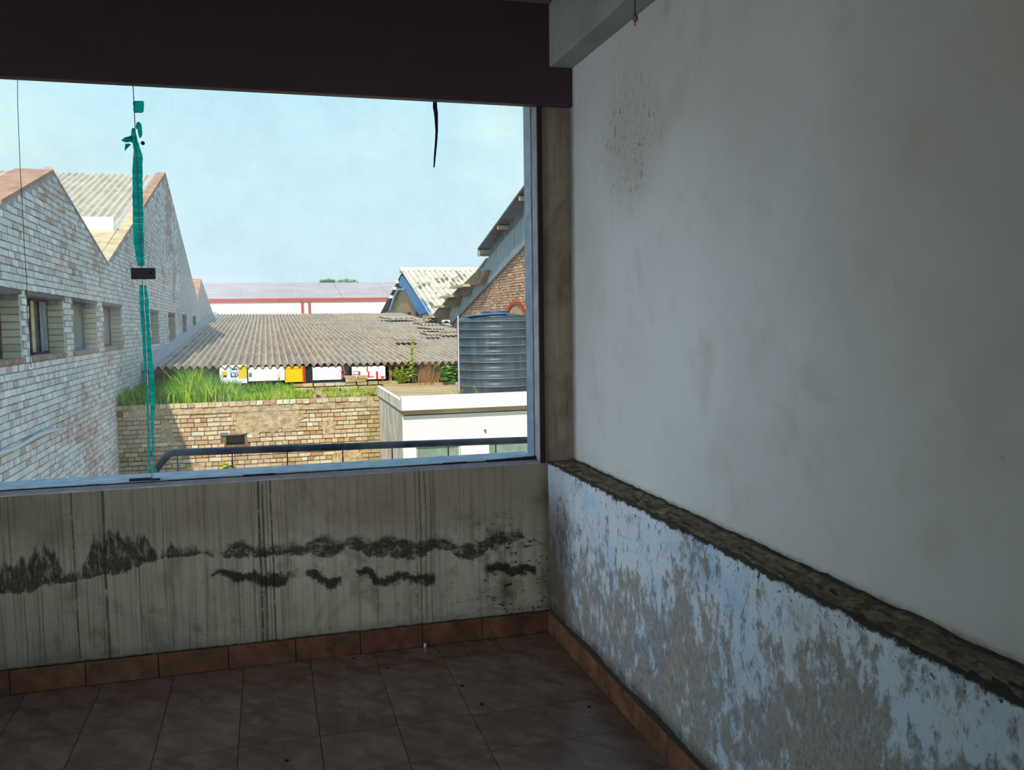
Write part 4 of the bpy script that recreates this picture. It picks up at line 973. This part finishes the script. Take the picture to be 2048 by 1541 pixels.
# tank
TXc, TYc, TR = 3.95, 15.25, .68
TK = thing('water_tank', 'grey black ribbed plastic water tank on the white roof', 'tank', (TXc, TYc, ZR))
def f_tank(n):
    p = n.pos(); x, y, z = n.sep(p); a = n.noise(n.scale(p, (1, 1, .25)), 7, 6, .65); b = n.noise(p, 2, 4)
    return n.mix(n.mul(b, .4), n.ramp(a, [(.3, '#2a333a'), (.55, '#3f4a53'), (.75, '#606d76')]), '#2f3a42')
M_TANK = mat('weathered_black_plastic', fn=f_tank, rough=.42, spec=.4); M_BLUE = mat('blue_sheet', '#4d74b0', rough=.35, spec=.5)
M_RIB = mat('pale_tank_rib', '#7c868c', rough=.5)  # ribs paler than the shell
HT = 1.36; prf = [(TR*.98, 0), (TR, .02)]; nr = 9; ribs = []
for k in range(nr):
    z = .05+k*.1425; prf += [(TR, z), (TR+.0, z+.112), (TR+.008, z+.120), (TR+.008, z+.128), (TR, z+.1425)]; ribs.append(z+.124)
prf += [(TR-.01, HT-.02), (TR-.05, HT), (TR-.12, HT+.025)]
o = MB().lathe(prf, 0, 0, 64).build('shell', M_TANK, TK, True)
for z in ribs:
    b = MB(); b.lathe([(TR+.004, z-.006), (TR+.013, z-.003), (TR+.013, z+.004), (TR+.004, z+.006)], 0, 0, 64); b.build('rib', M_RIB, TK, True)
b = MB(); b.lathe([(TR-.10, HT+.02), (TR-.16, HT+.055), (.26, HT+.085), (.25, HT+.10), (.02, HT+.11)], 0, 0, 48); b.build('dome', M_TANK, TK, True)
b = MB(); b.lathe([(.24, HT+.08), (.24, HT+.125), (.21, HT+.135), (.02, HT+.14)], 0, 0, 32); b.build('lid', M_TANK, TK, True)
b = MB(); q = [(-.62, -.30), (-.30, -.52), (.10, -.55), (.12, -.30), (-.1, -.1), (-.35, -.08)]
b.v = [(x, y, HT+.03+.06*(1-abs(x)/.7)) for x, y in q]+[(x, y, HT+.045+.06*(1-abs(x)/.7)) for x, y in q]; k = len(q)
b.face(tuple(range(k))); b.face(tuple(range(2*k-1, k-1, -1))); b.r
for i in range(k): b.face((i, (i+1) % k, k+(i+1) % k, k+i))
tag(b.build('blue_sheet', M_BLUE), 'crumpled blue plastic sheet lying on the tank top', 'sheet').location = (TXc, TYc, ZR)
plant('tank_foot_weed', 'little green plant growing at the foot of the tank', 'weed', (3.42, YF+.30, ZR), 3, .26, .09, M_LEAF, spread=.07, nleaf=8, lw=.5)
plant('roof_edge_weed', 'low creeping green plant on the roof edge before the tank', 'weed', (3.72, YF+.27, ZR), 10, .10, .07, M_LEAF, spread=.3, nleaf=6, lw=.6, droop=.6)
plant('dry_side_weed', 'thin yellow weed between roof edge and tank side', 'weed', (3.17, YF+.6, ZR), 8, .17, .06, M_LEAFY, spread=.2, nleaf=7, lw=.3)
tag(MB().tube([(TXc-TR-.05, 15.0, ZR), (TXc-TR-.045, 15.0, ZR+1.42)], .012, 8).build('tank_pipe', M_PVC), 'thin vertical pipe against the left side of the tank', 'pipe')

# ------------------------------------------------------------------ railing just outside
RL = thing('railing', 'dark pipe handrail with thin uprights just outside the window', 'railing', (-.5, 4.7, .55))
def f_rail(n):
    a = n.noise(n.pos(), 12, 6, .65); return n.ramp(a, [(.35, '#2a2e42'), (.6, '#3c4058'), (.75, '#807f8c')])
M_RAIL = mat('chipped_dark_paint', fn=f_rail, rough=.45, spec=.5)
A = U(345, 906, 'y', 4.7); B = U(1045, 881, 'y', 4.7); C = U(306, 948, 'y', 4.7); ro = Vector((-.5, 4.7, .55))
A2 = U(335, 911, 'y', 4.7); kx = (B.z-A.z)/(B.x-A.x)
path = [Vector((C.x-.05, 4.7, .70)), C, A2, A+Vector((.006, 0, .0)), Vector((2.2, 4.7, A.z+kx*(2.2-A.x)))]
o = MB().tube(path, .0195, 14).build('handrail', M_RAIL, RL, True); o.location = -ro
zr = lambda x: A.z+kx*(x-A.x)
for px in (355, 465, 575, 686, 785, 897, 992, 1085):
    p = U(px, 925, 'y', 4.7); o = MB().tube([(p.x, 4.7, .3), (p.x, 4.7, zr(p.x)-.012)], .0035, 6).build('upright', M_RAIL, RL); o.location = -ro
o = MB().tube([(C.x-.05, 4.7, .3), (C.x-.05, 4.7, .70)], .0195, 12).build('end_post', M_RAIL, RL); o.location = -ro
struct(MB().box(XLEFT, 2.4, D+WT, 4.85, .05, .30).build('trim_11', M_ROOMWALL), 'concrete ledge carrying the outside railing')

# ------------------------------------------------------------------ right brick factory
XR = 7.5
RB = thing('gabled_factory', 'brick factory on the right with a sheet-covered gable edge', 'building', (XR, 30, 0)); RO = Vector((XR, 30, 0))
def rb(mb, name, mt, parent=None, **k):
    o = mb.build(name, mt, parent or RB, **k); o.location = -RO if not parent else (0, 0, 0); return o
def RP(px, py): p = U(px, py, 'x', XR); return (p.y, p.z)
e0 = RP(905, 648); e1 = RP(1043, 500); ks = (e1[1]-e0[1])/(e1[0]-e0[0])
yN = 12.0; zN = e1[1]+ks*(yN-e1[0])
rb(MB().prism([(yN, GZ), (e0[0]+.3, GZ), e0, (yN, zN)], 'x', XR, XR+.3), 'wall', M_MORTSUN)
rbk = MB(); z = .9; row = 0
while z < 6.2:
    y = 18.0+(.119 if row % 2 else 0)
    while y < e0[0]:
        if z < e0[1]+ks*(y+.12-e0[0])-.04: rbk.cur = rng.random(); pr = rng.uniform(-.008, .008); rbk.box(XR-.014+pr, XR+.03, y, y+.226, z, z+.070, .005)
        y += .238
    z += .0862; row += 1
def f_rbrick(n):
    r = n.add('ShaderNodeAttribute', attribute_name='rnd').outputs['Fac']; p = n.pos()
    return n.mix(n.mul(n.step(n.noise(p, 1.5, 5), .45, .7), .5), n.ramp(r, [(0, '#b98262'), (.3, '#cf9f80'), (.55, '#d9b598'), (.8, '#bf917a'), (1, '#e6d0b0')]), '#c3a68b')
o = rb(rbk, 'brick_field', mat('warm_factory_brick', fn=f_rbrick), fix=False); o['kind'] = 'stuff'
# arched brick head of an opening
ac = U(1033, 632, 'x', XR-.03); arch = MB(); ri, ro_ = .40, .52
for k in range(9):
    a0_, a1_ = math.pi*k/9+.02, math.pi*(k+1)/9-.02
    arch = MB().prism([(ac.y+r*math.cos(a)*2.2, ac.z+r*math.sin(a)*.9) for r, a in ((ri, a0_), (ro_, a0_), (ro_, a1_), (ri, a1_))], 'x', XR-.06, XR-.01)
    rb(arch, 'arch_brick', mat('red_arch_brick', '#b8573a') if k == 0 else bpy.data.materials['red_arch_brick'])
rb(MB().prism([(ac.y+.38*math.cos(math.pi*k/10)*2.2, ac.z+.38*math.sin(math.pi*k/10)*.9) for k in range(11)], 'x', XR-.035, XR-.016), 'arch_infill', M_PLAST)
# grey bargeboard panels along the slope
M_BARGE = mat('blue_grey_flashing', fn=lambda n: n.ramp(n.noise(n.scale(n.pos(), (1, 2, .4)), 3, 6), [(.3, '#76858c'), (.6, '#94a3a8'), (.8, '#a9a997')]), rough=.7)
bw = .80
for k in range(12):
    ya = yN+(e0[0]-yN)*k/12; yb = yN+(e0[0]-yN)*(k+1)/12-.02; za = zN+ks*(ya-yN); zb_ = zN+ks*(yb-yN)
    rb(MB().prism([(ya, za-.05), (yb, zb_-.05), (yb, zb_+bw), (ya, za+bw)], 'x', XR-.10-.01*(k % 2), XR-.04), 'barge_panel', M_BARGE)
# stepped brown cladding sheets with pale ledges
stp = [((965, 545), (935, 574), 905+48), ((935, 572), (912, 594), 0), ((912, 592), (893, 614), 0), ((893, 612), (874, 634), 0), ((876, 632), (862, 648), 0)]
for (p0, p1, _) in stp:
    a = RP(*p0); c_ = RP(*p1)
    yn, yf_ = a[0]-1.0, c_[0]+.1
    q = [(a[0]+.1, a[1]), (c_[0]+.15, c_[1]), (c_[0]-3.2, c_[1]), (a[0]-1.6, a[1])]
    b = MB(); nseg = 16
    for k in range(nseg):   # corrugated: ribs run down the slope
        t0, t1 = k/nseg, (k+.55)/nseg
        P = lambda t, s: (q[0][0]*(1-t)*(1-s)+q[3][0]*t*(1-s)+q[1][0]*(1-t)*s+q[2][0]*t*s, q[0][1]*(1-s)+q[1][1]*s)
        b.prism([P(t0, 0), P(t1, 0), P(t1, 1), P(t0, 1)], 'x', XR-.26, XR-.20)
    b.prism([q[0], q[3], q[2], q[1]], 'x', XR-.21, XR-.12)
    rb(b, 'cladding_sheet', M_ASBB)
    rb(MB().box(XR-.50, XR-.05, c_[0]-1.5, c_[0]+1.0, c_[1]-.04, c_[1]+.05), 'purlin_end', M_COPY)
# roof overhang: upper slab with purlins under it
u0 = U(955, 500, 'x', XR-.45); u1 = U(1043, 380, 'x', XR-.45); ku = (u1.z-u0.z)/(u1.y-u0.y); yA = u0.y; zA = u0.z; zM = zA+ku*(yN-yA)
M_UND = mat('roof_underside', fn=lambda n: n.ramp(n.noise(n.scale(n.pos(), (.3, 1, 1)), 4, 6), [(.3, '#5b5f66'), (.6, '#7b7f86'), (.8, '#8f97a0')]), rough=.9)
rs = 7
for k in range(rs):
    ya = yN+(yA-yN)*k/rs; yb = yN+(yA-yN)*(k+1)/rs-.01; za = zM+ku*(ya-yN); zb_ = zM+ku*(yb-yN)
    c = MB(); c.hexa([(XR-.45, ya, za-.01), (XR+6, ya, za-.01), (XR+6, yb, zb_-.01), (XR-.45, yb, zb_-.01), (XR-.45, ya, za+.05), (XR+6, ya, za+.05), (XR+6, yb, zb_+.05), (XR-.45, yb, zb_+.05)])
    rb(c, 'roof_sheet', M_UND)
    ym = yb-.06; rb(MB().box(XR-.42, XR+.0, ym-.10, ym-.0, zb_-.14, zb_-.02), 'purlin', M_COPY)
rb(MB().box(XR-.45, XR+.05, yA-.12, yA+.02, zA-.22, zA-.02), 'fascia_board', M_BARGE)
c = MB(); c.prism([(yN, zM-.02), (yA, zA-.02), (yA, e0[1]+ks*(yA-e0[0])+bw-.06), (yN, zN+bw-.06)], 'x', XR-.06, XR+.2); rb(c, 'upper_panel', M_UND)
# slope behind the overhang down to the valley
c = MB(); zz = e0[1]+ks*(yA-e0[0])+bw; c.hexa([(XR-.16, yA, zz), (XR+6, yA, zz), (XR+6, e0[0]+2, e0[1]+bw*.2), (XR-.16, e0[0]+2, e0[1]+bw*.2), (XR-.16, yA, zz+.05), (XR+6, yA, zz+.05), (XR+6, e0[0]+2, e0[1]+bw*.2+.05), (XR-.16, e0[0]+2, e0[1]+bw*.2+.05)]); rb(c, 'valley_roof', M_ASB)

# A gable further back, blue rafters
GB = thing('blue_gable_shed', 'small gable with blue painted rafters and whitewashed sheet roof', 'building', (XR, 49.6, 0)); GO = Vector((XR, 49.6, 0))
def gb(mb, name, mt, **k): o = mb.build(name, mt, GB, **k); o.location = -GO; return o
nb = RP(872, 650); fb_ = RP(763, 628); ap = RP(805, 548)
M_BLUEP = mat('blue_paint', fn=lambda n: n.ramp(n.noise(n.pos(), 1.5, 6), [(.3, '#2a63a0'), (.6, '#3585bd'), (.8, '#6a9cc0')]), rough=.6)
def gpoly(pxs): return [RP(*q) for q in pxs]
gb(MB().prism(gpoly([(776, 632), (803, 575), (815, 575), (850, 642)]), 'x', XR+.06, XR+.2), 'brick_infill', M_FARBR if False else mat('tan_infill', fn=lambda n: (lambda bt: (n.put(bt.inputs['Vector'], n.comb(n.sep(n.pos())[1], n.sep(n.pos())[2], 0.)), n.put(bt.inputs['Color1'], '#a98a66'), n.put(bt.inputs['Color2'], '#8f6f50'), n.put(bt.inputs['Mortar'], '#b09a78'), setattr(bt.inputs['Scale'], 'default_value', 4.), bt.outputs[0])[-1])(n.add('ShaderNodeTexBrick'))))
gb(MB().prism(gpoly([(806, 552), (814, 560), (860, 624), (842, 630), (812, 578), (803, 572), (800, 566)]), 'x', XR-.10, XR+.06), 'right_rafter', M_BLUEP)
gb(MB().prism(gpoly([(805, 551), (800, 566), (788, 588), (780, 618), (768, 626), (764, 627)]), 'x', XR-.12, XR+.04), 'left_rafter', M_DIM)
gb(MB().prism(gpoly([(813, 580), (800, 580), (795, 590), (784, 621), (782, 620), (793, 588), (799, 577.5), (814, 577.5)]), 'x', XR-.14, XR-.06), 'blue_strut', mat('pale_blue_paint', '#9cc4dc'))
gb(MB().prism(gpoly([(860, 624), (868, 634), (868, 645), (845, 640), (846, 628)]), 'x', XR-.02, XR+.1), 'mortar_corner', M_MORT)
for px, py in ((800, 564), (795, 577), (787, 594)):
    y_, z_ = RP(px, py); gb(MB().box(XR-.3, XR, y_-.2, y_+.2, z_-.09, z_+.09), 'purlin_end', M_WHITE)
for px, py, wd in ((817, 628, .5), (833, 628, .4)):
    y_, z_ = RP(px, py); gb(MB().box(XR+.02, XR+.08, y_-wd*.9, y_+wd*.9, z_-.09, z_+.09), 'dark_vent_patch', M_DIM)  # solid dark boxes painting the shade of small holes
# its roof, near slope of limewashed sheets
rdg = RP(805, 541); ev = RP(872, 643); sl_ = math.atan2(rdg[1]-ev[1], rdg[0]-ev[0]); L = math.hypot(rdg[1]-ev[1], rdg[0]-ev[0])
sheet_roof(GB, (XR-.12, ev[0], ev[1]), 12, L, sl_, 10, 5, M_ASBW, pitch=.30, amp=.05, off=GO, sag=.012)
c = MB(); c.hexa([(XR, rdg[0], rdg[1]-.06), (XR+12, rdg[0], rdg[1]-.06), (XR+12, fb_[0], fb_[1]), (XR, fb_[0], fb_[1]), (XR, rdg[0], rdg[1]), (XR+12, rdg[0], rdg[1]), (XR+12, fb_[0], fb_[1]+.06), (XR, fb_[0], fb_[1]+.06)]); gb(c, 'far_slope', M_ASBL)
c = MB()
for k in range(12): c = MB().tube([(XR-.15+k*1.0, rdg[0], rdg[1]+.02), (XR-.15+k*1.0+1.02, rdg[0], rdg[1]+.02)], .16, 10); gb(c, 'ridge_cap', M_ASBW)
gb(MB().box(XR+.1, XR+12, ev[0], fb_[0], GZ, ev[1]-.1), 'wall', M_FARBR)
# bare patches of sheet showing under the limewash
# loose sheets at the gable foot
loose = [(800, 640, 1.6, .25, 'pale cracked sheet lying at the foot of the blue gable'), (845, 644, 1.2, -.2, 'pale loose sheet at the right foot of the blue gable'), (865, 652, .9, .1, 'small grey white loose sheet near the roof valley'),
         (885, 660, .9, .5, 'brown loose sheet fragment, topmost behind the tank'), (902, 668, .8, -.4, 'loose sheet fragment just left of the tank'), (880, 672, .7, .2, 'lowest loose sheet fragment left of the tank'), (820, 683, .8, 0, 'lone pale fragment lying on the corrugated roof')]
msh = sheet_mesh(1.05, 1.4, .21, .03, M_ASB, name='loose_sheet')
for px, py, s_, rz, lb in loose:
    d = U(px, py, 'y', 10)-Vector((0, 0, EYE)); den = d.z-math.tan(slp)*d.y; tt = (zE+.03-math.tan(slp)*EY-EYE-.0)/den
    p = Vector((0, 0, EYE))+d*tt
    o = mesh_obj('loose_sheet', msh, None, (p.x-.5, p.y-.3, p.z+.05), (slp+rng.uniform(.0, .04), rng.uniform(-.03, .03), rz)); o.scale = (s_*.8, s_*.7, 1)
    tag(o, lb, 'sheet', 'broken roof sheets by the blue gable')

# ------------------------------------------------------------------ distant warehouse and trees
WH = thing('warehouse', 'long pale warehouse with a red gutter across the background', 'building', (0, 72, GZ)); WO = Vector((0, 72, GZ))
def wh(mb, name, mt): o = mb.build(name, mt, WH); o.location = -WO; return o
M_WHW = mat('warehouse_wall', '#e9e4e6', rough=.8); M_WHR = mat('warehouse_roof', fn=lambda n: n.ramp(n.noise(n.scale(n.pos(), (.4, 1, 1)), .8, 4), [(.3, '#a2989a'), (.7, '#b5aaab')]), rough=.8); M_WHG = mat('red_gutter', '#b0564e', rough=.6)
wh(MB().box(-30, 26, 72, 90, GZ, 2.95), 'wall', M_WHW)
for k in range(14):
    x0 = -30+4*k; c = MB(); c.hexa([(x0, 71.9, 3.1), (x0+3.97, 71.9, 3.1), (x0+3.97, 82, 4.76), (x0, 82, 4.76), (x0, 71.9, 3.16), (x0+3.97, 71.9, 3.16), (x0+3.97, 82, 4.82), (x0, 82, 4.82)]); wh(c, 'roof_sheet', M_WHR)
wh(MB().box(-30, 26, 71.88, 71.99, 2.93, 3.2), 'gutter', M_WHG)
for px in (605, 619): p = U(px, 615, 'y', 71.9); wh(MB().box(p.x-.10, p.x+.10, 71.9, 71.98, GZ, 3.0), 'downpipe', M_WHG)
M_TREE = leafmat('distant_foliage', lambda n: n.ramp(n.add('ShaderNodeAttribute', attribute_name='rnd').outputs['Fac'], [(0, '#5f8a63'), (1, '#86a878')])); M_BARK = mat('bark', '#6b5a48')
for k, (px, py, wd, h, lb) in enumerate([(655, 563, .75, .28, 'small tree top, the left one showing above the warehouse roof'), (676, 566, .7, .18, 'lowest faint tree top between the two taller ones'), (703, 560, 1.1, .35, 'widest tree top above the warehouse roof')]):
    p = U(px, py, 'y', 95); t = thing('distant_tree', lb, 'tree', (p.x, 95+k*2.5, GZ), 'tree tops beyond the warehouse')
    MB().tube([(0, 0, 0), (0, 0, p.z-GZ)], [.25, .08], 8).build('trunk', M_BARK, t, True); b = MB()
    for q in range(420):
        a = rng.uniform(0, 6.28); r = math.sqrt(rng.random()); z = rng.uniform(-1.2, 1)*(1-r*.6)
        leaf(b, (r*math.cos(a)*wd, r*math.sin(a)*wd, p.z-GZ+z*h), (math.cos(a), math.sin(a), rng.uniform(-.3, .5)), .28, .13, rng.random())
    b.build('foliage', M_TREE, t, False, False)
